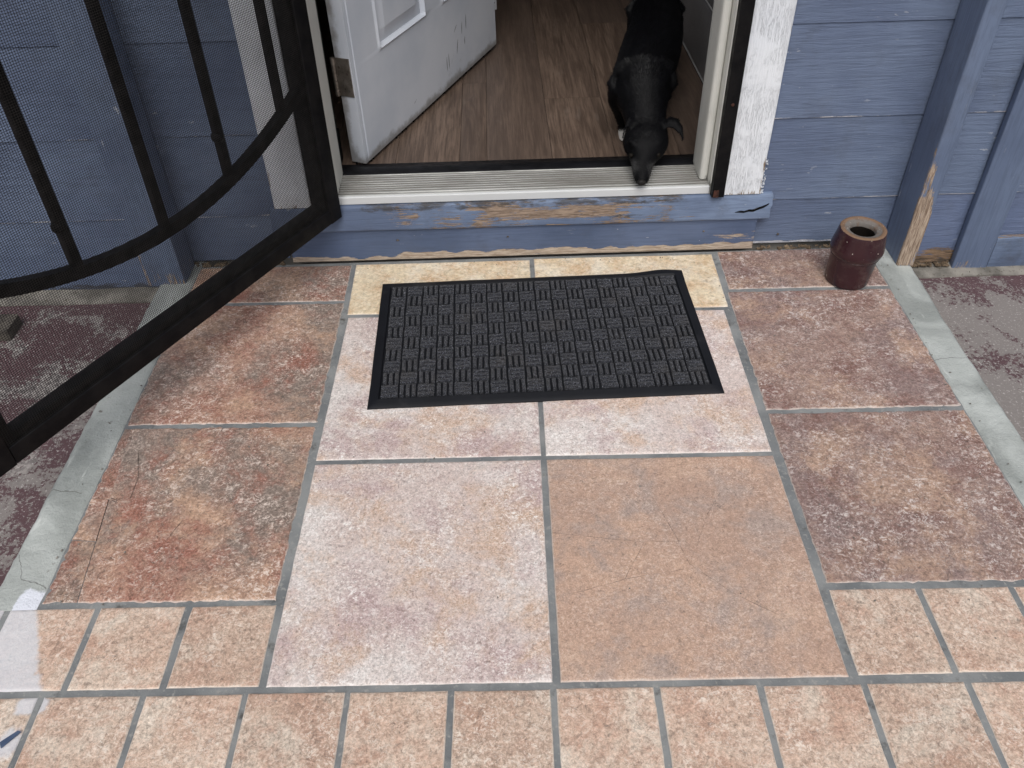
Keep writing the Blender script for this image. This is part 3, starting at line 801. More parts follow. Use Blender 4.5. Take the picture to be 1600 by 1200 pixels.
fpart('casing', extrude(rrect(-0.641, -0.546, CF, WF + 0.015, 0.003, 0.007), 'z', 0.1695, 2.2, 200, 0.0008, 10, attrs=cas_at(-0.641, -1), base=FB, seed=5), 'casing')
fpart('head_casing', box(-0.66, 0.625, CF, WF + 0.015, 2.201, 2.30, 0.003, FB, axis='x'), 'casing')
# jambs, stops
jat = {'grime': lambda x, y, z: 0.62 * (1 - sstep(0.17, 0.25, z))}
fpart('jamb', box(0.4755, 0.5335, 1.184, 1.345, 0.155, 2.2, 0.002, FB, n=60, step=0.02, attrs=jat), 'jamb')
fpart('stop', extrude(rrect(0.4535, 0.4745, 1.212, 1.306, 0.008, 0.02), 'z', 0.197, 2.19, 50, 0.0004, attrs=jat, base=FB), 'jamb')
fpart('jamb', box(-0.5585, -0.5065, 1.184, 1.362, 0.155, 2.2, 0.002, FB, n=60, step=0.02, attrs=jat), 'jamb')
fpart('stop', extrude(rrect(-0.5055, -0.4765, 1.190, 1.296, 0.003, 0.02), 'z', 0.197, 2.19, 50, 0.0003, attrs=jat, base=FB), 'jamb')
fpart('head_jamb', box(-0.5585, 0.5335, 1.184, 1.345, 2.2015, 2.219, 0.002, FB, axis='x'), 'jamb')
fpart('weatherstrip', box(-0.5055, -0.4850, 1.297, 1.350, 0.205, 2.19, 0.003, FB), 'foam')
fpart('weatherstrip', box(0.462, 0.4745, 1.307, 1.322, 0.20, 2.19, 0.003, FB), 'foam')
fpart('dark_gap_block', box(-0.5055, -0.4925, 1.351, 1.410, FZ + 0.0065, 0.275, 0.002, FB), 'foam')  # added black block, makes the gap between jamb and door look dark
# black steel angle on both sides for the gate
ang = [(0.4775, 1.1625), (0.5085, 1.1625), (0.5085, 1.1755), (0.4815, 1.1755), (0.4815, 1.1835), (0.4775, 1.1835)]
A1 = fpart('gate_angle', extrude(ang, 'z', 0.171, 2.19, 40, 0.0003, base=FB), 'iron', 30, label='black steel gate angle with a rusty foot')
fpart('rust_patch', extrude([(0.4800, 1.1630), (0.4815, 1.1612), (0.4880, 1.1606), (0.4935, 1.1613), (0.4945, 1.1630)], 'z', 0.1712, 0.192, 10, 0.0018, 90.0, base=FB, seed=3), 'rust', 30, A1)
def disc(x, y, z, r, t=0.002, axis='y', base=(0, 0, 0), n=16, dome=0.3):
    bm = bmesh.new()
    bmesh.ops.create_cone(bm, cap_ends=True, segments=n, radius1=r, radius2=r * (1 - dome), depth=t)
    rot = Matrix.Rotation(R(90), 4, 'X') if axis == 'y' else (Matrix.Rotation(R(90), 4, 'Y') if axis == 'x' else Matrix.Identity(4))
    bmesh.ops.transform(bm, verts=bm.verts, matrix=Matrix.Translation(Vector((x, y, z)) - Vector(base)) @ rot)
    me = bpy.data.meshes.new('disc'); bm.to_mesh(me); bm.free()
    return me
fpart('screw', disc(0.4945, 1.1620, 0.425, 0.0045, 0.002, base=FB), 'rust', 30, A1)
ang2 = [(-x + -0.028, y) for x, y in reversed(ang)]
fpart('gate_angle', extrude([(a, b + 0.011) for a, b in [(-0.545, 1.1665), (-0.5075, 1.1665), (-0.5075, 1.172), (-0.545, 1.172)]], 'z', 0.171, 2.19, 4, 0, base=FB), 'iron', 30)
# sill: upper worn board, apron below
def peel_sill(x, y, z):
    v = 0.0
    if z > 0.098:
        t = (z - 0.100) / 0.066                        # 0 at the lower edge, 1 at the top
        body = sstep(-0.22, -0.10, x) * (1 - sstep(0.20, 0.36, x))
        up = math.exp(-((t - 0.58 - 0.10 * nz(x * 6, 2)) / 0.34) ** 4)
        v = max(v, body * up * (0.80 + 0.5 * nz(x * 11, 7)))
        v = max(v, 0.30 * sstep(-0.42, -0.2, x) * (1 - sstep(0.40, 0.5, x)))
        v = max(v, 0.85 * math.exp(-((x + 0.285) / 0.018) ** 2 - ((t - 0.55) / 0.16) ** 2))
        v = max(v, 0.7 * math.exp(-((x - 0.33) / 0.075) ** 2 - ((t - 0.66) / 0.16) ** 2))
        v = max(v, 0.52 * (1 - sstep(0.05, 0.16, t)) * sstep(-0.30, -0.15, x) * (1 - sstep(0.2, 0.34, x)) * (0.8 + 0.8 * nz(x * 9, 1)))
    return v
def grime_sill(x, y, z):
    t = (z - 0.100) / 0.066
    k = 0.70 * sstep(0.55, 0.95, t) * (1 - sstep(0.40, 0.47, abs(x)))
    k = max(k, 0.8 * math.exp(-((x - 0.263) / 0.06) ** 2 - ((t - 0.36 - 0.06 * nz(x * 50, 6)) / 0.09) ** 2))
    k = max(k, 0.9 * math.exp(-((x - 0.592) / 0.045) ** 2 - ((t - 0.42 - (x - 0.592) * 4.0 - 0.10 * nz(x * 60, 2)) / 0.07) ** 2))
    return k
spr = [(1.1645, 0.1005)] + [(1.1625 + 0.0135 * (i / 18) ** 1.3, 0.103 + 0.060 * i / 18) for i in range(19)] + [(1.1785, 0.1665), (1.183, 0.1680), (1.200, 0.1685), (1.203, 0.1680), (1.203, 0.1005)]
cut = lambda a, b, end: (0.006 * nz(b * 60, 3) - (0.020 * (1 - sstep(0.100, 0.140, b)) if end else 0)) + (0.0 if end else 0.0)
fpart('sill_board', extrude(spr, 'x', -0.655, 0.640, 420, 0.0011, 9, cut, {'peel': peel_sill, 'grime': grime_sill}, FB, 3.0), 'board', 50, label='worn upper sill board with bare brown wood')
def peel_apron(x, y, z):
    e = 0.023 + 0.009 * nz(x * 6, 3) + 0.009 * nz(x * 24, 6) - 0.007 * (1 - sstep(-0.45, -0.15, x))
    v = 1.15 * (1 - sstep(e - 0.004, e + 0.005, z))
    v = max(v, 0.46 * sstep(0.36, 0.56, x) * math.exp(-((z - 0.047) / 0.014) ** 2))
    return v
cut2 = lambda a, b, end: 0.004 * nz(b * 80, 8) - (0.012 * math.sin(max(0, b) * 32) if end else 0)
sp_v = [(0.545, 0.1225), (0.560, 0.1262), (0.570, 0.1250), (0.583, 0.1290), (0.596, 0.1283), (0.608, 0.1345), (0.622, 0.1395), (0.632, 0.1440), (0.630, 0.1400), (0.618, 0.1325), (0.606, 0.1285), (0.594, 0.1240), (0.580, 0.1235), (0.567, 0.1208)]
def split_piece():
    f = lambda z: 1.1625 + 0.0135 * max(0, (z - 0.103) / 0.060) ** 1.3
    vv = [(x, f(z) - 0.0012, z) for x, z in sp_v] + [(x, f(z) + 0.004, z) for x, z in sp_v]
    n = len(sp_v)
    return fix_normals(mesh_from(vv, [tuple(range(n))] + [(i, (i + 1) % n, n + (i + 1) % n, n + i) for i in range(n)], base=FB))
fpart('rotted_split', split_piece(), 'foam', None)
fpart('apron_board', extrude(rrect(1.1695, 1.2055, 0.003, 0.1000, 0.0025, 0.004), 'x', -0.620, 0.612, 420, 0.0008, 9, cut2, {'peel': peel_apron, 'grime': lambda x, y, z: 0.75 * (1 - sstep(0.003, 0.006, z)) + 0.7 * max(math.exp(-((x - c0) / 0.006) ** 2 - ((z - 0.066) / 0.005) ** 2) for c0 in (-0.335, -0.045, 0.48))}, FB, 7.0), 'apron', 50, label='blue apron board with bare wood along its foot')
for (x, z, yy) in ((-0.335, 0.066, 1.1690), (-0.045, 0.066, 1.1690), (0.245, 0.124, 1.1655), (0.472, 0.064, 1.1690)):
    fpart('nail', disc(x, yy, z, 0.0032, 0.0015, base=FB), 'nail', 30)
wpart('nail', disc(0.678, WF - 0.0045, 0.036, 0.0035, 0.002, base=WB), 'nail', 30)
# threshold: lip, ribs, vinyl bump
thr_at = {'lip': lambda x, y, z: 1.0 if y < 1.1912 else 0.0, 'grime': lambda x, y, z: (0.55 if (z - 0.1895 - (y - 1.1925) / 0.0098 * 0.00085) < 0.0008 and 1.192 < y < 1.281 else 0) + 0.22 * math.exp(-((x - 0.17) / 0.16) ** 2 - ((y - 1.225) / 0.03) ** 2) + 0.36 * sstep(1.195, 1.215, y) * (1 - sstep(0.25, 0.6, abs(x - 0.05)) * 0.3) + 0.25 * math.exp(-((abs(x) - 0.45) / 0.07) ** 2) * sstep(1.19, 1.2, y)}
tp = [(1.1842, 0.1705), (1.1842, 0.1720), (1.1850, 0.1885), (1.1862, 0.1905), (1.1905, 0.1912)]
yy = 1.1925
nr = 9
for i in range(nr):
    y0 = yy + i * 0.0098
    z0 = 0.1895 + i * 0.00085
    tp += [(y0, z0), (y0 + 0.0012, z0 + 0.0026), (y0 + 0.0050, z0 + 0.0028), (y0 + 0.0066, z0), (y0 + 0.0092, z0 + 0.0002)]
tp += [(1.2825, 0.1985), (1.2850, 0.1990), (1.2850, 0.1705)]
th = fpart('threshold', extrude(tp, 'x', -0.5055, 0.4745, 80, 0.0, attrs=thr_at, base=FB), 'alum', 25, label='ribbed aluminium threshold')
fpart('threshold_seal', extrude([(1.2862, 0.172), (1.2862, 0.1995), (1.293, 0.2025), (1.310, 0.2030), (1.322, 0.2005), (1.345, 0.1900), (1.372, 0.1830), (1.372, 0.172)], 'x', -0.505, 0.4745, 20, 0.0, base=FB), 'vinyl', 35, th)
fpart('sub_sill', box(-0.5055, 0.4745, 1.2065, 1.372, 0.092, 0.1695, 0.001, FB, axis='x'), 'vinyl', 35)
# crusty joint between casing and siding on the right
def crumb(n, seed):
    rr = random.Random(seed); bm = bmesh.new()
    for i in range(n):
        z = 0.17 + 0.10 * rr.random() ** 2; s = rr.uniform(0.0005, 0.0017)
        bmesh.ops.create_icosphere(bm, subdivisions=1, radius=1, matrix=Matrix.Translation(Vector((0.609 + rr.uniform(-0.002, 0.005), CF + rr.uniform(0.002, 0.012), z)) - FB) @ Matrix.Diagonal((s, s, s * 2, 1)))
    me = bpy.data.meshes.new('c'); bm.to_mesh(me); bm.free()
    return me
fpart('caulk_crumbs', crumb(60, 2), 'casing', None)['kind'] = 'stuff'

# ------------------------------------------------------------------ room behind the door
room = Thing('room_floor', 'grey brown wood-look plank floor inside the doorway', None, (0, 1.4, FZ), kind='structure', frame=HROT)
QB = room.base
link('subfloor', box(-2.3, 0.62, 1.3735, 5.0, FZ - 0.08, FZ - 0.006, 0.001, QB), 'vinyl', room)
pl_cols = [-2.30, -2.125, -1.95, -1.77, -1.592, -1.414, -1.236, -1.058, -0.88, -0.702, -0.524, -0.347, -0.170, -0.094 + 0.0, 0.086, 0.262, 0.440, 0.597]
jo = random.Random(4)
for i in range(len(pl_cols) - 1):
    x0, x1 = pl_cols[i], pl_cols[i + 1]
    ends = [1.3735]
    y = 1.3735 + jo.uniform(0.2, 1.1)
    if i == 12: y = 1.90
    if i == 11: y = 3.0
    if i == 13: y = 2.9
    while y < 5.0:
        ends.append(y); y += 1.2
    ends.append(5.0)
    for k in range(len(ends) - 1):
        me = box(x0 + 0.0004, x1 - 0.0004, ends[k] + 0.0004, ends[k + 1] - 0.0004, FZ - 0.0055, FZ, 0.0008, Vector(((x0 + x1) / 2, ends[k], FZ)), axis='y')
        o = link('plank', me, 'plank', room, smooth=30)
        o.location = Vector(((x0 + x1) / 2, ends[k], FZ)) - QB
pw = Thing('panelled_wall', 'dark grey boarded inside wall right of the dog with pale joints', 'wall', (0.60, 3.2, FZ), frame=HROT)
for i in range(10):
    z0 = FZ + i * 0.229
    prp = rrect(0.600, 0.616, z0 + 0.002, z0 + 0.226, 0.003)
    link('wall_board', extrude(prp, 'y', 1.345, 5.0, 30, 0.0006, base=pw.base, seed=i * 3.3), 'panel_y', pw, smooth=40) if 'panel_y' in MT else link('wall_board', extrude(prp, 'y', 1.345, 5.0, 30, 0.0006, base=pw.base, seed=i * 3.3), 'panel', pw, smooth=40)
    link('joint_bead', box(0.5985, 0.606, 1.345, 5.0, z0 - 0.0005, z0 + 0.0045, 0.0012, pw.base, axis='y'), 'caulk', pw)
for nm, a in (('inside_wall_left', (-2.42, -2.3, 1.32, 5.1, FZ - 0.1, 2.6)), ('inside_wall_back', (-2.42, 0.75, 5.0, 5.12, FZ - 0.1, 2.6)), ('inside_wall_right', (0.617, 0.75, 1.316, 5.0, FZ - 0.1, 2.6)), ('ceiling', (-2.42, 2.3, 1.18, 5.12, 2.601, 2.72))):
    o = link(nm, box(*a, 0.002, (0, 0, 0)), 'plaster')
    o.rotation_euler = (0, 0, HROT)
    tag(o, None, None, kind='structure')

# white cupboard behind the door
cb = Thing('white_cupboard', 'edge of a white cupboard on dark feet behind the open door', 'cupboard', (-0.275, 2.54, FZ), frame=HROT)
link('carcass', box(-0.50, -0.050, 2.37, 2.72, FZ + 0.075, 1.0, 0.003, cb.base), 'white', cb, smooth=30)
link('foot', box(-0.100, -0.065, 2.385, 2.42, FZ + 0.0005, FZ + 0.0745, 0.003, cb.base), 'vinyl', cb, smooth=30)
link('foot', box(-0.100, -0.065, 2.66, 2.695, FZ + 0.0005, FZ + 0.0745, 0.003, cb.base), 'vinyl', cb, smooth=30)
link('foot', box(-0.49, -0.455, 2.385, 2.42, FZ + 0.0005, FZ + 0.0745, 0.003, cb.base), 'vinyl', cb, smooth=30)
link('screw', disc(-0.062, 2.3695, FZ + 0.10, 0.006, 0.001, base=cb.base), 'vinyl', cb)

# ------------------------------------------------------------------ entry door, opened inwards
DA = math.atan2(2.185 - 1.358, -0.091 + 0.442)
dr = Thing('entry_door', 'white panelled entry door standing open into the room', 'door', (0, 0, 0))
dr.o.location = (-0.446, 1.358, FZ + 0.010)          # outer face, hinge corner; local x along the leaf, local -y towards the viewer
dr.o.rotation_euler = (0, 0, DA)
dr.o.rotation_euler = (Matrix.Rotation(R(-0.9), 4, 'Y') @ Matrix.Rotation(DA, 4, 'Z')).to_euler()
DW, DH, DT = 0.905, 2.03, 0.0445
def door_leaf():
    pans = [(0.135, 0.415, 0.262, 0.80), (0.515, 0.785, 0.262, 0.80), (0.135, 0.415, 0.95, 1.52), (0.515, 0.785, 0.95, 1.52), (0.135, 0.415, 1.65, 1.88), (0.515, 0.785, 1.65, 1.88)]
    xs = {0.0, DW}; zs = {0.0, DH}
    offs = (0, 0.008, 0.016, 0.050, 0.054)
    for a, b, c, d in pans:
        for o_ in offs:
            xs |= {a + o_, b - o_}; zs |= {c + o_, d - o_}
    xs |= {0.012, 0.016, 0.020, 0.46, 0.88}; zs |= {0.03, 0.08, 0.14, 0.20, 0.26}
    xs = sorted(xs); zs = sorted(zs)
    def dep(x, z):
        for a, b, c, d in pans:
            if a <= x <= b and c <= z <= d:
                e = min(x - a, b - x, z - c, d - z)
                pts = [(0, 0), (0.008, -0.004), (0.016, 0.009), (0.050, 0.003), (0.054, 0.001), (9, 0.001)]
                for (e0, v0), (e1, v1) in zip(pts, pts[1:]):
                    if e0 - 1e-6 <= e <= e1 + 1e-6: return v0 + (v1 - v0) * (e - e0) / (e1 - e0)
        if 0.011 < x < 0.021: return 0.0 if x in (0.012, 0.020) else 0.002
        return 0.0
    vv = [(x, dep(x, z), z) for z in zs for x in xs]
    m = len(xs)
    ff = [(j * m + i, j * m + i + 1, (j + 1) * m + i + 1, (j + 1) * m + i) for j in range(len(zs) - 1) for i in range(m - 1)]
    b0 = len(vv)
    vv += [(x, DT, z) for z in (0, DH) for x in (0, DW)]
    c = (0, m - 1, len(vv) - 4 - 1, len(vv) - 4 - m)
    rowb = list(range(m)); rowt = [(len(zs) - 1) * m + i for i in range(m)]
    cl = [j * m for j in range(len(zs))]; cr = [j * m + m - 1 for j in range(len(zs))]
    ff.append(tuple(rowb[::-1] + [b0, b0 + 1])); ff.append(tuple(rowt + [b0 + 3, b0 + 2]))
    ff.append(tuple(cl + [b0 + 2, b0])); ff.append(tuple(cr[::-1] + [b0 + 1, b0 + 3]))
    ff.append((b0, b0 + 2, b0 + 3, b0 + 1))
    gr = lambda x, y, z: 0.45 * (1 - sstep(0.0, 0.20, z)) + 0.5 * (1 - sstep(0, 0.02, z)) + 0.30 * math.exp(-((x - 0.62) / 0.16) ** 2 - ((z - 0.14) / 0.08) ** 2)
    return fix_normals(mesh_from(vv, ff, {'grime': gr}))
leaf = link('door_leaf', door_leaf(), 'door', dr, smooth=25)
# dark scuffs where the door has been kicked
def scuff(x, z, L, a, wd=0.0025):
    vv, ff = [], []
    for i in range(7):
        t = i / 6 - 0.5
        ww = wd * (1 - (2 * t) ** 2) * 0.5 + 0.0002
        px = x + math.sin(a) * L * t + 0.004 * (t * t); pz = z + math.cos(a) * L * t
        vv += [(px - ww, -0.0006, pz), (px + ww, -0.0006, pz)]
    ff = [(2 * i, 2 * i + 1, 2 * i + 3, 2 * i + 2) for i in range(6)]
    return mesh_from(vv, ff)
for (x, z, L, a) in ((0.640, 0.150, 0.040, 0.15), (0.672, 0.160, 0.048, 0.1), (0.60, 0.105, 0.045, 0.3), (0.52, 0.078, 0.046, 0.05), (0.535, 0.081, 0.050, 0.0), (0.595, 0.165, 0.03, 0.9), (0.655, 0.105, 0.025, 0.2), (0.30, 0.05, 0.02, 1.2)):
    link('scuff_mark', scuff(x, z, L, a), 'vinyl', leaf)
# hinges on the hinge edge (local x = 0 plane, facing -x)
for hz in (0.193, 1.00, 1.80):
    hg = link('hinge', box(-0.0022, -0.0002, 0.004, 0.0445, hz, hz + 0.103, 0.0004), 'steel', dr, smooth=30)
    for k in range(5):
        bm = bmesh.new()
        bmesh.ops.create_cone(bm, cap_ends=True, segments=14, radius1=0.0062, radius2=0.0062, depth=0.0195, matrix=Matrix.Translation((-0.004, 0.0505, hz + 0.0103 + k * 0.0206)))
        me = bpy.data.meshes.new('k'); bm.to_mesh(me); bm.free()
        link('knuckle', me, 'steel', hg, smooth=40)
    for (yy_, zz_) in ((0.036, 0.078), (0.014, 0.062), (0.032, 0.030), (0.016, 0.016)):
        link('screw', disc(-0.0024, yy_, hz + zz_, 0.0036, 0.0012, 'x'), 'nail', hg)
# bristle sweep under the leaf
def sweep():
    rr = random.Random(1); bm = bmesh.new()
    bmesh.ops.create_cube(bm, size=1, matrix=Matrix.Translation((DW / 2, DT / 2, -0.0015)) @ Matrix.Diagonal((DW - 0.01, DT - 0.006, 0.003, 1)))
    for i in range(160):
        x = 0.004 + (DW - 0.01) * (i + rr.random()) / 160
        bmesh.ops.create_cube(bm, size=1, matrix=Matrix.Translation((x, rr.uniform(0.004, 0.04), -0.005)) @ Matrix.Rotation(rr.uniform(-.4, .4), 4, 'Y') @ Matrix.Diagonal((0.002, 0.006, 0.009, 1)))
    me = bpy.data.meshes.new('s'); bm.to_mesh(me); bm.free()
    return me
link('door_sweep', sweep(), 'foam', dr)

# ------------------------------------------------------------------ security gate, swung open to the left
gt = Thing('security_gate', 'black iron security gate with wire mesh swung open on the left', 'gate')
gt.o.location = (-0.487, 1.153, 0.150)
gt.o.rotation_euler = (0, 0, R(-120.0))              # local x along the gate, local +y towards the viewer
GW, GH = 0.975, 2.03
def gpart(name, me, mat='iron', smooth=30, label=None):
    o = link(name, me, mat, gt, smooth=smooth)
    if label: o['label'] = label
    return o
F1, F2 = 0.042, 0.062                                # outer bar, inner bar
gpart('stile', box(0, F1, -0.032, 0, 0, GH, 0.003, n=30, wob=0.0003))
gpart('stile', box(GW - F1, GW, -0.032, 0, 0, GH, 0.003, n=30, wob=0.0003))
gpart('rail', box(F1 + 0.0005, GW - F1 - 0.0005, -0.032, 0, 0, 0.041, 0.003, axis='x', n=30, wob=0.0003))
gpart('rail', box(F1 + 0.0005, GW - F1 - 0.0005, -0.032, 0, GH - 0.042, GH, 0.003, axis='x'))
gpart('inner_stile', box(F1 + 0.0005, F2, -0.036, -0.008, 0.042, GH - 0.043, 0.003))
gpart('inner_stile', box(GW - F2, GW - F1 - 0.0005, -0.036, -0.008, 0.042, GH - 0.043, 0.003))
gpart('inner_rail', box(F2 + 0.0005, GW - F2 - 0.0005, -0.036, -0.008, 0.042, 0.060, 0.003, axis='x'))
gpart('inner_rail', box(F2 + 0.0005, GW - F2 - 0.0005, -0.034, -0.007, GH - 0.068, GH - 0.043, 0.003, axis='x'))
# arched rail: lowest in the middle
def arc_z(s): return 0.236 + 0.68 * (s - 0.484) ** 2
def arc_t(s): return GH - 0.15 - 0.68 * (s - 0.484) ** 2
def arch(zf, s0, s1, n=40, h=0.0125, d=0.0100):
    vv, ff = [], []
    for i in range(n + 1):
        s = s0 + (s1 - s0) * i / n
        e = 0.001; t = Vector((2 * e, zf(s + e) - zf(s - e))).normalized()
        for (a, b) in ((-1, -1), (1, -1), (1, 1), (-1, 1)):
            vv.append((s - t.y * h * b, -0.019 + d * a, zf(s) + t.x * h * b))
    for i in range(n):
        for j in range(4):
            k = (j + 1) % 4
            ff.append((i * 4 + j, i * 4 + k, (i + 1) * 4 + k, (i + 1) * 4 + j))
    ff += [(3, 2, 1, 0), (n * 4, n * 4 + 1, n * 4 + 2, n * 4 + 3)]
    return fix_normals(mesh_from(vv, ff))
gpart('arched_rail', arch(arc_z, F2 + 0.0005, GW - F2 - 0.0005))
gpart('arched_rail', arch(arc_t, F2 + 0.0005, GW - F2 - 0.0005))
def ball(s, z, r=0.0115):
    bm = bmesh.new()
    bmesh.ops.create_uvsphere(bm, u_segments=14, v_segments=10, radius=r, matrix=Matrix.Translation((s, -0.019, z)))
    me = bpy.data.meshes.new('b'); bm.to_mesh(me); bm.free()
    return me
for k, s in enumerate((0.118, 0.302, 0.486, 0.682, 0.864)):
    b_ = gpart('bar', box(s - 0.0088, s + 0.0088, -0.0278, -0.0102, arc_z(s) + 0.0120, arc_t(s) - 0.0130, 0.002))
    if k in (1, 3): link('collar', ball(s + 0.003, 0.360, 0.0135), 'iron', b_, smooth=60)
# woven screen: thin crossing wires
def screen():
    x0, x1, z0, z1 = 0.040, GW - 0.040, 0.030, GH - 0.036
    pit, r = 0.0043, 0.00031
    vv, ff = [], []
    def wire(a, b, vert, off):
        base = len(vv)
        for p_ in (a, b):
            for (u, v) in ((-1, -1), (1, -1), (1, 1), (-1, 1)):
                if vert: vv.append((p_[0] + u * r, off + v * r, p_[1]))
                else: vv.append((p_[0], off + v * r, p_[1] + u * r))
        for j in range(4):
            k = (j + 1) % 4
            ff.append((base + j, base + k, base + 4 + k, base + 4 + j))
    n = int((x1 - x0) / pit)
    for i in range(n + 1):
        x = x0 + i * pit
        wire((x, z0), (x, z1), True, -0.0042)
    n = int((z1 - z0) / pit)
    for i in range(n + 1):
        z = z0 + i * pit
        wire((x0, z), (x1, z), False, -0.0034)
    return mesh_from(vv, ff)
gpart('screen_mesh', screen(), 'wire', None)['kind'] = 'stuff'
for s, z in ((0.03, 0.10), (0.03, 1.75)):
    gpart('hinge_barrel', lathe([(0.0, z), (0.008, z), (0.008, z + 0.09), (0.0, z + 0.09)], 14, (0.006, 0.043, 0)), 'iron', 40) if False else None

# ------------------------------------------------------------------ door mat
mt = Thing('door_mat', 'black rubber door mat with charcoal basket-weave carpet pads', 'door mat')
mt.o.location = (0.0055, 0.8465, 0.0022)
mt.o.rotation_euler = (0, 0, R(2.0))
MW, MD = 0.775, 0.447
def mat_base():
    nx, ny = 124, 72
    def lev(e): 
        # bevelled rim: 1.5 mm at the edge, up to 6 mm, then a step down to the tray
        if e < 0.003: return 0.0012 + e * 0.6
        if e < 0.022: return 0.003 + (e - 0.003) / 0.019 * 0.0045
        if e < 0.0245: return 0.0075 - (e - 0.022) / 0.0025 * 0.0042
        return 0.0033
    es = [0, 0.003, 0.012, 0.022, 0.0245]
    xs = sorted({-MW / 2 + e for e in es} | {MW / 2 - e for e in es} | {-MW / 2 + 0.0245 + (MW - 0.049) * i / 40 for i in range(41)})
    ys = sorted({-MD / 2 + e for e in es} | {MD / 2 - e for e in es} | {-MD / 2 + 0.0245 + (MD - 0.049) * i / 26 for i in range(27)})
    def lift(x, y):
        return 0.007 * sstep(0.17, 0.225, y) * math.exp(-((x - 0.335) / 0.055) ** 2) + 0.0012 * max(0, nz(x * 9, y * 9))
    vv = []
    for y in ys:
        for x in xs:
            e = min(MW / 2 - abs(x), MD / 2 - abs(y))
            vv.append((x + 0.0008 * nz(y * 11, 3), y + 0.0012 * nz(x * 9, 5) + (0.002 * math.exp(-((x - 0.335) / 0.06) ** 2) if y > 0.2 else 0), lev(max(0, e)) + lift(x, y)))
    m = len(xs)
    ff = [(j * m + i, j * m + i + 1, (j + 1) * m + i + 1, (j + 1) * m + i) for j in range(len(ys) - 1) for i in range(m - 1)]
    loop = [i for i in range(m)] + [j * m + m - 1 for j in range(1, len(ys))] + [(len(ys) - 1) * m + i for i in range(m - 2, -1, -1)] + [j * m for j in range(len(ys) - 2, 0, -1)]
    b0 = len(vv)
    for k in loop: vv.append((vv[k][0], vv[k][1], max(-0.001, vv[k][2] - 0.003)))
    L = len(loop)
    ff += [(loop[(k + 1) % L], loop[k], b0 + k, b0 + (k + 1) % L) for k in range(L)]
    return mesh_from(vv, ff)
link('rubber_base', mat_base(), 'rubber', mt, smooth=25)
def tread(vert, seed):
    rr = random.Random(seed)
    bm = bmesh.new()
    pit = 0.0403
    L, W_, H = pit * 0.90, (0.0080 if vert else 0.0112), 0.0066
    nL, nW = 9, 4
    for k in (-1, 0, 1):
        off = k * pit / (3.05 if vert else 3.3)
        grid = []
        for i in range(nL + 1):
            row = []
            for j in range(nW + 1):
                a = -L / 2 + L * i / nL; b = -W_ / 2 + W_ * j / nW
                edge = (i in (0, nL)) or (j in (0, nW))
                z = H + rr.uniform(-0.0007, 0.0007) - (0.0016 if edge else 0)
                a += rr.uniform(-0.0006, 0.0006); b += rr.uniform(-0.0006, 0.0006) + off
                row.append(bm.verts.new((b, a, z) if vert else (a, b, z)))
            grid.append(row)
        for i in range(nL):
            for j in range(nW):
                bm.faces.new((grid[i][j], grid[i + 1][j], grid[i + 1][j + 1], grid[i][j + 1]))
        rim = [grid[i][0] for i in range(nL + 1)] + [grid[nL][j] for j in range(1, nW + 1)] + [grid[i][nW] for i in range(nL - 1, -1, -1)] + [grid[0][j] for j in range(nW - 1, 0, -1)]
        low = [bm.verts.new((v.co.x, v.co.y, 0.0)) for v in rim]
        for i in range(len(rim)):
            q = (i + 1) % len(rim)
            bm.faces.new((rim[i], rim[q], low[q], low[i]))
    bmesh.ops.recalc_face_normals(bm, faces=bm.faces)
    me = bpy.data.meshes.new('tread'); bm.to_mesh(me); bm.free()
    me.materials.append(MT['carpet'])
    return me
TV = [tread(True, i) for i in range(5)]; TH = [tread(False, 20 + i) for i in range(5)]
rr = random.Random(5)
NX, NY = 18, 10
for i in range(NX):
    for j in range(NY):
        me = rr.choice(TV if (i + j) % 2 else TH)
        o = link('tread_pad', me, None, mt)
        x = (i - (NX - 1) / 2) * (MW - 0.051) / NX; y = (j - (NY - 1) / 2) * (MD - 0.050) / NY
        lift = 0.006 * sstep(0.17, 0.225, y) * math.exp(-((x - 0.335) / 0.055) ** 2) + 0.0012 * max(0, nz(x * 9, y * 9))
        o.location = (x + rr.uniform(-.0006, .0006), y + rr.uniform(-.0006, .0006), 0.0030 + lift + rr.uniform(0, 0.0006))
        o.rotation_euler = (0, 0, rr.choice((0, math.pi)) + rr.uniform(-0.03, 0.03))

# ------------------------------------------------------------------ brown glazed stoneware pot
pt = Thing('stoneware_pot', 'small dark brown glazed stoneware pot standing by the right post', 'pot')
pt.o.location = (0.796, 1.040, 0.0015)
body = [(0.0, 0.001), (0.046, 0.0), (0.0515, 0.002), (0.0530, 0.006), (0.0538, 0.025), (0.0548, 0.050), (0.0558, 0.074), (0.0562, 0.080), (0.0578, 0.0815), (0.0612, 0.088), (0.0630, 0.094), (0.0632, 0.101), (0.0618, 0.110), (0.0590, 0.126), (0.0560, 0.144), (0.0552, 0.150), (0.0542, 0.1525)]
LEAN = 0.055
def leaning(me):
    for v in me.vertices: v.co.x += LEAN * v.co.z
    return me
link('body', leaning(lathe(body, 64, wob=0.006)), 'glaze', pt, smooth=35)
link('ring', leaning(lathe([(0.0560, 0.0796), (0.0584, 0.0803), (0.0592, 0.0818), (0.0586, 0.0832), (0.0575, 0.0838)], 64, wob=0.004)), 'glaze', pt, smooth=60)
link('rim', leaning(lathe([(0.0542, 0.1525), (0.0520, 0.1543), (0.0460, 0.1546), (0.0440, 0.1526), (0.0415, 0.1506), (0.0335, 0.1496), (0.0312, 0.1475), (0.0305, 0.138)], 64, wob=0.03)), 'rim', pt, smooth=50)
link('inside', leaning(lathe([(0.0305, 0.138), (0.032, 0.125), (0.042, 0.100), (0.044, 0.03), (0.038, 0.012), (0.0, 0.010)], 40)), 'hollow', pt, smooth=50)

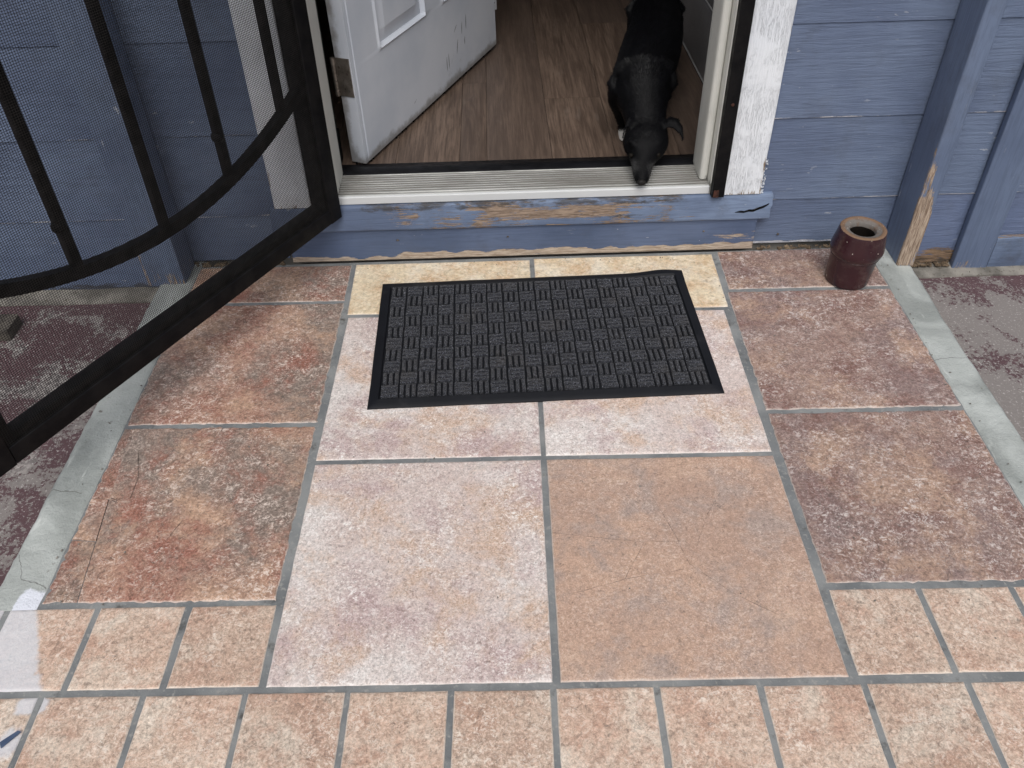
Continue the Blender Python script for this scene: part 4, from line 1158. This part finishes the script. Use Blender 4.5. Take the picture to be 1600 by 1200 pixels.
# ------------------------------------------------------------------ dog
dog = Thing('dog', 'black short-haired dog sniffing down at the door threshold', 'dog', (0.35, 1.49, FZ))
DB = dog.base
def loft(bm, pts, n=18):
    """pts: (centre, half width, half height); rings square to the path"""
    rings = []
    for i, (c, a, b) in enumerate(pts):
        c = Vector(c)
        p0 = Vector(pts[max(0, i - 1)][0]); p1 = Vector(pts[min(len(pts) - 1, i + 1)][0])
        t = (p1 - p0).normalized()
        s = t.cross(Vector((0, 0, 1)))
        if s.length < 0.15: s = Vector((1, 0, 0))
        s.normalize()
        if s.x < 0: s = -s
        u = s.cross(t)
        if u.z < 0: u = -u
        rings.append([bm.verts.new(c - DB + s * a * math.cos(2 * math.pi * k / n) + u * b * math.sin(2 * math.pi * k / n)) for k in range(n)])
    for r0, r1 in zip(rings, rings[1:]):
        for k in range(n):
            q = (k + 1) % n
            bm.faces.new((r0[k], r0[q], r1[q], r1[k]))
    bm.faces.new(rings[0][::-1]); bm.faces.new(rings[-1])
def dog_body():
    bm = bmesh.new()
    # head, neck and trunk in one run: nose tip first
    loft(bm, [((0.276, 1.174, 0.214), 0.011, 0.010), ((0.2775, 1.182, 0.218), 0.018, 0.0155), ((0.280, 1.203, 0.227), 0.0235, 0.020), ((0.283, 1.225, 0.237), 0.0275, 0.024),
              ((0.288, 1.246, 0.249), 0.038, 0.030), ((0.293, 1.267, 0.260), 0.054, 0.038), ((0.299, 1.292, 0.270), 0.060, 0.043), ((0.304, 1.318, 0.277), 0.056, 0.043),
              ((0.306, 1.345, 0.288), 0.052, 0.046), ((0.305, 1.385, 0.310), 0.058, 0.056), ((0.304, 1.430, 0.335), 0.072, 0.072), ((0.310, 1.480, 0.350), 0.082, 0.086),
              ((0.322, 1.540, 0.354), 0.080, 0.088), ((0.338, 1.600, 0.357), 0.083, 0.086), ((0.356, 1.660, 0.361), 0.085, 0.082), ((0.374, 1.730, 0.366), 0.084, 0.077),
              ((0.392, 1.800, 0.370), 0.080, 0.070), ((0.404, 1.870, 0.372), 0.074, 0.066), ((0.414, 1.950, 0.370), 0.076, 0.072), ((0.422, 2.020, 0.364), 0.068, 0.068), ((0.426, 2.060, 0.356), 0.036, 0.040)])
    # shoulder blades, haunches and the ridge of the spine
    for s_ in (-1, 1):
        loft(bm, [((0.308 + s_ * 0.028, 1.466, 0.404), 0.018, 0.030), ((0.311 + s_ * 0.048, 1.472, 0.384), 0.026, 0.040), ((0.309 + s_ * 0.060, 1.468, 0.350), 0.028, 0.046), ((0.306 + s_ * 0.058, 1.462, 0.315), 0.026, 0.036)], 12)
        loft(bm, [((0.412 + s_ * 0.036, 1.960, 0.400), 0.022, 0.040), ((0.412 + s_ * 0.050, 1.965, 0.375), 0.030, 0.055), ((0.410 + s_ * 0.050, 1.950, 0.335), 0.028, 0.050)], 12)
    # forelegs
    loft(bm, [((0.245, 1.455, 0.360), 0.030, 0.045), ((0.243, 1.470, 0.310), 0.026, 0.032), ((0.256, 1.492, 0.262), 0.018, 0.020), ((0.266, 1.500, 0.222), 0.0135, 0.014), ((0.270, 1.503, 0.197), 0.0145, 0.015), ((0.2715, 1.498, 0.183), 0.0175, 0.018)], 12)
    loft(bm, [((0.362, 1.465, 0.360), 0.028, 0.045), ((0.362, 1.482, 0.310), 0.024, 0.030), ((0.356, 1.500, 0.262), 0.018, 0.020), ((0.353, 1.512, 0.222), 0.0135, 0.014), ((0.352, 1.516, 0.197), 0.0145, 0.015), ((0.352, 1.508, 0.183), 0.0175, 0.018)], 12)
    for fx, fy in ((0.2715, 1.487), (0.352, 1.497)):
        loft(bm, [((fx, fy + 0.016, 0.189), 0.014, 0.010), ((fx, fy, 0.188), 0.0185, 0.0095), ((fx, fy - 0.016, 0.186), 0.017, 0.0075), ((fx, fy - 0.024, 0.184), 0.011, 0.005)], 12)
    # hind legs: thigh, knee forward, hock back, upright shank
    for sx, kx in ((-1, 0.370), (1, 0.455)):
        loft(bm, [((kx + sx * 0.010, 1.955, 0.350), 0.032, 0.060), ((kx + sx * 0.018, 1.925, 0.300), 0.027, 0.042), ((kx + sx * 0.018, 1.915, 0.268), 0.020, 0.026), ((kx + sx * 0.015, 1.955, 0.240), 0.014, 0.017), ((kx + sx * 0.014, 1.987, 0.228), 0.011, 0.014), ((kx + sx * 0.014, 1.983, 0.205), 0.011, 0.012), ((kx + sx * 0.014, 1.975, 0.188), 0.015, 0.016)], 12)
        loft(bm, [((kx + sx * 0.014, 1.987, 0.188), 0.013, 0.009), ((kx + sx * 0.014, 1.963, 0.187), 0.017, 0.009), ((kx + sx * 0.014, 1.945, 0.184), 0.011, 0.005)], 12)
    # tail
    loft(bm, [((0.422, 2.040, 0.395), 0.020, 0.020), ((0.412, 2.08, 0.430), 0.014, 0.014), ((0.395, 2.12, 0.465), 0.011, 0.011), ((0.375, 2.15, 0.49), 0.008, 0.008), ((0.360, 2.16, 0.50), 0.004, 0.004)], 10)
    # brow ridges
    for s in (-1, 1):
        loft(bm, [((0.292 + s * 0.016, 1.247, 0.276), 0.011, 0.008), ((0.293 + s * 0.029, 1.258, 0.284), 0.015, 0.010), ((0.295 + s * 0.040, 1.272, 0.289), 0.011, 0.008)], 10)
    # ears: one folded against the head, one flopping outwards
    def ear(pts, th):
        rings = []
        for c, wv in pts:
            c = Vector(c) - DB; wv = Vector(wv)
            nn = wv.cross(Vector((0.2, -0.5, 0.8))).normalized()
            up = Vector((0.1, -0.45, 0.88)).normalized()
            rings.append([bm.verts.new(c + wv + up * 0), bm.verts.new(c + up * th), bm.verts.new(c - wv), bm.verts.new(c - up * th)])
        for r0, r1 in zip(rings, rings[1:]):
            for k in range(4):
                q = (k + 1) % 4
                bm.faces.new((r0[k], r0[q], r1[q], r1[k]))
        bm.faces.new(rings[0][::-1]); bm.faces.new(rings[-1])
    ear([((0.335, 1.316, 0.300), (0.012, 0.022, 0.008)), ((0.356, 1.314, 0.314), (0.010, 0.022, 0.010)), ((0.375, 1.304, 0.314), (0.008, 0.020, 0.009)), ((0.388, 1.288, 0.302), (0.006, 0.015, 0.008)), ((0.391, 1.274, 0.286), (0.003, 0.009, 0.005)), ((0.391, 1.268, 0.277), (0.001, 0.004, 0.003))], 0.008)
    ear([((0.277, 1.318, 0.302), (0.014, 0.020, 0.008)), ((0.260, 1.318, 0.318), (0.012, 0.021, 0.010)), ((0.247, 1.308, 0.318), (0.010, 0.019, 0.010)), ((0.240, 1.292, 0.304), (0.006, 0.014, 0.009)), ((0.239, 1.280, 0.290), (0.003, 0.007, 0.005))], 0.008)
    bmesh.ops.recalc_face_normals(bm, faces=bm.faces)
    me = bpy.data.meshes.new('dog'); bm.to_mesh(me); bm.free()
    return me
db = link('body', dog_body(), 'fur', dog)
db.data.shade_smooth()
rm = db.modifiers.new('Remesh', 'REMESH'); rm.mode = 'VOXEL'; rm.voxel_size = 0.0042; rm.use_smooth_shade = True
sm = db.modifiers.new('Smooth', 'SMOOTH'); sm.factor = 0.5; sm.iterations = 14
# bake the skin, then lay a short coat of hair on it
bpy.context.view_layer.update()
ev = db.evaluated_get(bpy.context.evaluated_depsgraph_get())
baked = bpy.data.meshes.new_from_object(ev)
db.modifiers.clear()
db.data = baked
if not baked.materials: baked.materials.append(MT['fur'])
baked.shade_smooth()
def coat():
    rr = random.Random(9)
    vv, ff = [], []
    for p_ in baked.polygons:
        for _ in range(3):
            c = p_.center + Vector((rr.uniform(-1, 1), rr.uniform(-1, 1), rr.uniform(-1, 1))) * 0.0018
            n = p_.normal
            f = Vector((rr.uniform(-0.25, 0.25), 1.0, -0.25 + rr.uniform(-0.2, 0.2)))
            t = (f - n * f.dot(n))
            if t.length < 0.1: t = Vector((0, 0, -1)) - n * (-n.z)
            t.normalize()
            wd = t.cross(n) * 0.00045
            head = 1.0 - sstep(-0.20, -0.05, c.y)
            if c.z < 0.022: continue
            L = (0.0095 - 0.0060 * head) * rr.uniform(0.6, 1.25)
            b0 = c - n * 0.0008
            tip = b0 + t * L + n * (0.0028 - 0.0016 * head) * rr.uniform(0.5, 1.3)
            k = len(vv)
            vv += [b0 - wd, b0 + wd, tip]
            ff.append((k, k + 1, k + 2))
    return mesh_from(vv, ff)
link('coat', coat(), 'coat', dog)['kind'] = 'stuff'
def blob(c, r, rot=None):
    bm = bmesh.new()
    m = Matrix.Translation(Vector(c) - DB) @ (rot or Matrix.Identity(4)) @ Matrix.Diagonal((*r, 1))
    bmesh.ops.create_uvsphere(bm, u_segments=18, v_segments=12, radius=1, matrix=m)
    me = bpy.data.meshes.new('blob'); bm.to_mesh(me); bm.free()
    return me
link('nose', blob((0.2758, 1.1735, 0.2185), (0.0115, 0.0085, 0.0085), Matrix.Rotation(R(-35), 4, 'X')), 'nose', dog, smooth=80)
for s in (-1, 1): link('eye', blob((0.2895 + s * 0.0345, 1.2395, 0.2595), (0.0065, 0.0065, 0.0065)), 'eye', dog, smooth=80)

# ------------------------------------------------------------------ small loose things
bk = Thing('concrete_block', 'weathered block on the slab seen through the gate mesh at far left', 'block', (-1.44, 1.03, SLAB))
link('block_body', box(-1.56, -1.352, 0.975, 1.045, SLAB + 0.001, SLAB + 0.034, 0.004, bk.base, n=6, step=0.02, wob=0.002), 'block', bk, smooth=40)
def scrap():
    b0 = [(-0.846, -0.075), (-0.826, -0.058), (-0.820, -0.060), (-0.840, -0.084)]
    vv = [(x, y, 0.0022) for x, y in b0] + [(x, y, 0.0032) for x, y in b0]
    ff = [(3, 2, 1, 0), (4, 5, 6, 7)] + [(i, (i + 1) % 4, 4 + (i + 1) % 4, 4 + i) for i in range(4)]
    return mesh_from(vv, ff, base=(-0.833, -0.075, 0))
o = link('plastic_scrap', scrap(), 'chip'); o.location = (-0.833, -0.075, 0)
tag(o, 'small dark blue scrap lying on the tile in the lower left corner', 'scrap')

def grit():
    rr = random.Random(31); bm = bmesh.new()
    for i in range(170):
        if i < 90: x, y = rr.uniform(-1.0, 1.0), rr.uniform(0.0, 1.12)
        elif i < 130: x, y = rr.uniform(-0.9, 0.93), 1.145 + rr.uniform(-0.02, 0.012)
        else: x, y = rr.choice((-1, 1)) * (0.888 + rr.uniform(-0.01, 0.03)), rr.uniform(0.2, 1.1)
        if abs(x) < 0.41 and 0.58 < y < 1.12: continue
        s_ = rr.uniform(0.0007, 0.0019)
        m = Matrix.Translation((x, y, 0.0012 + s_ * 0.4)) @ Matrix.Rotation(rr.uniform(0, 6), 4, 'Z') @ Matrix.Diagonal((s_ * rr.uniform(1, 1.8), s_, s_ * 0.7, 1))
        bmesh.ops.create_icosphere(bm, subdivisions=1, radius=1, matrix=m)
    me = bpy.data.meshes.new('grit'); bm.to_mesh(me); bm.free()
    return me
o = link('grit', grit(), 'cap')
tag(o, 'tiny grit and crumbs scattered over the porch tiles', 'grit', kind='stuff')
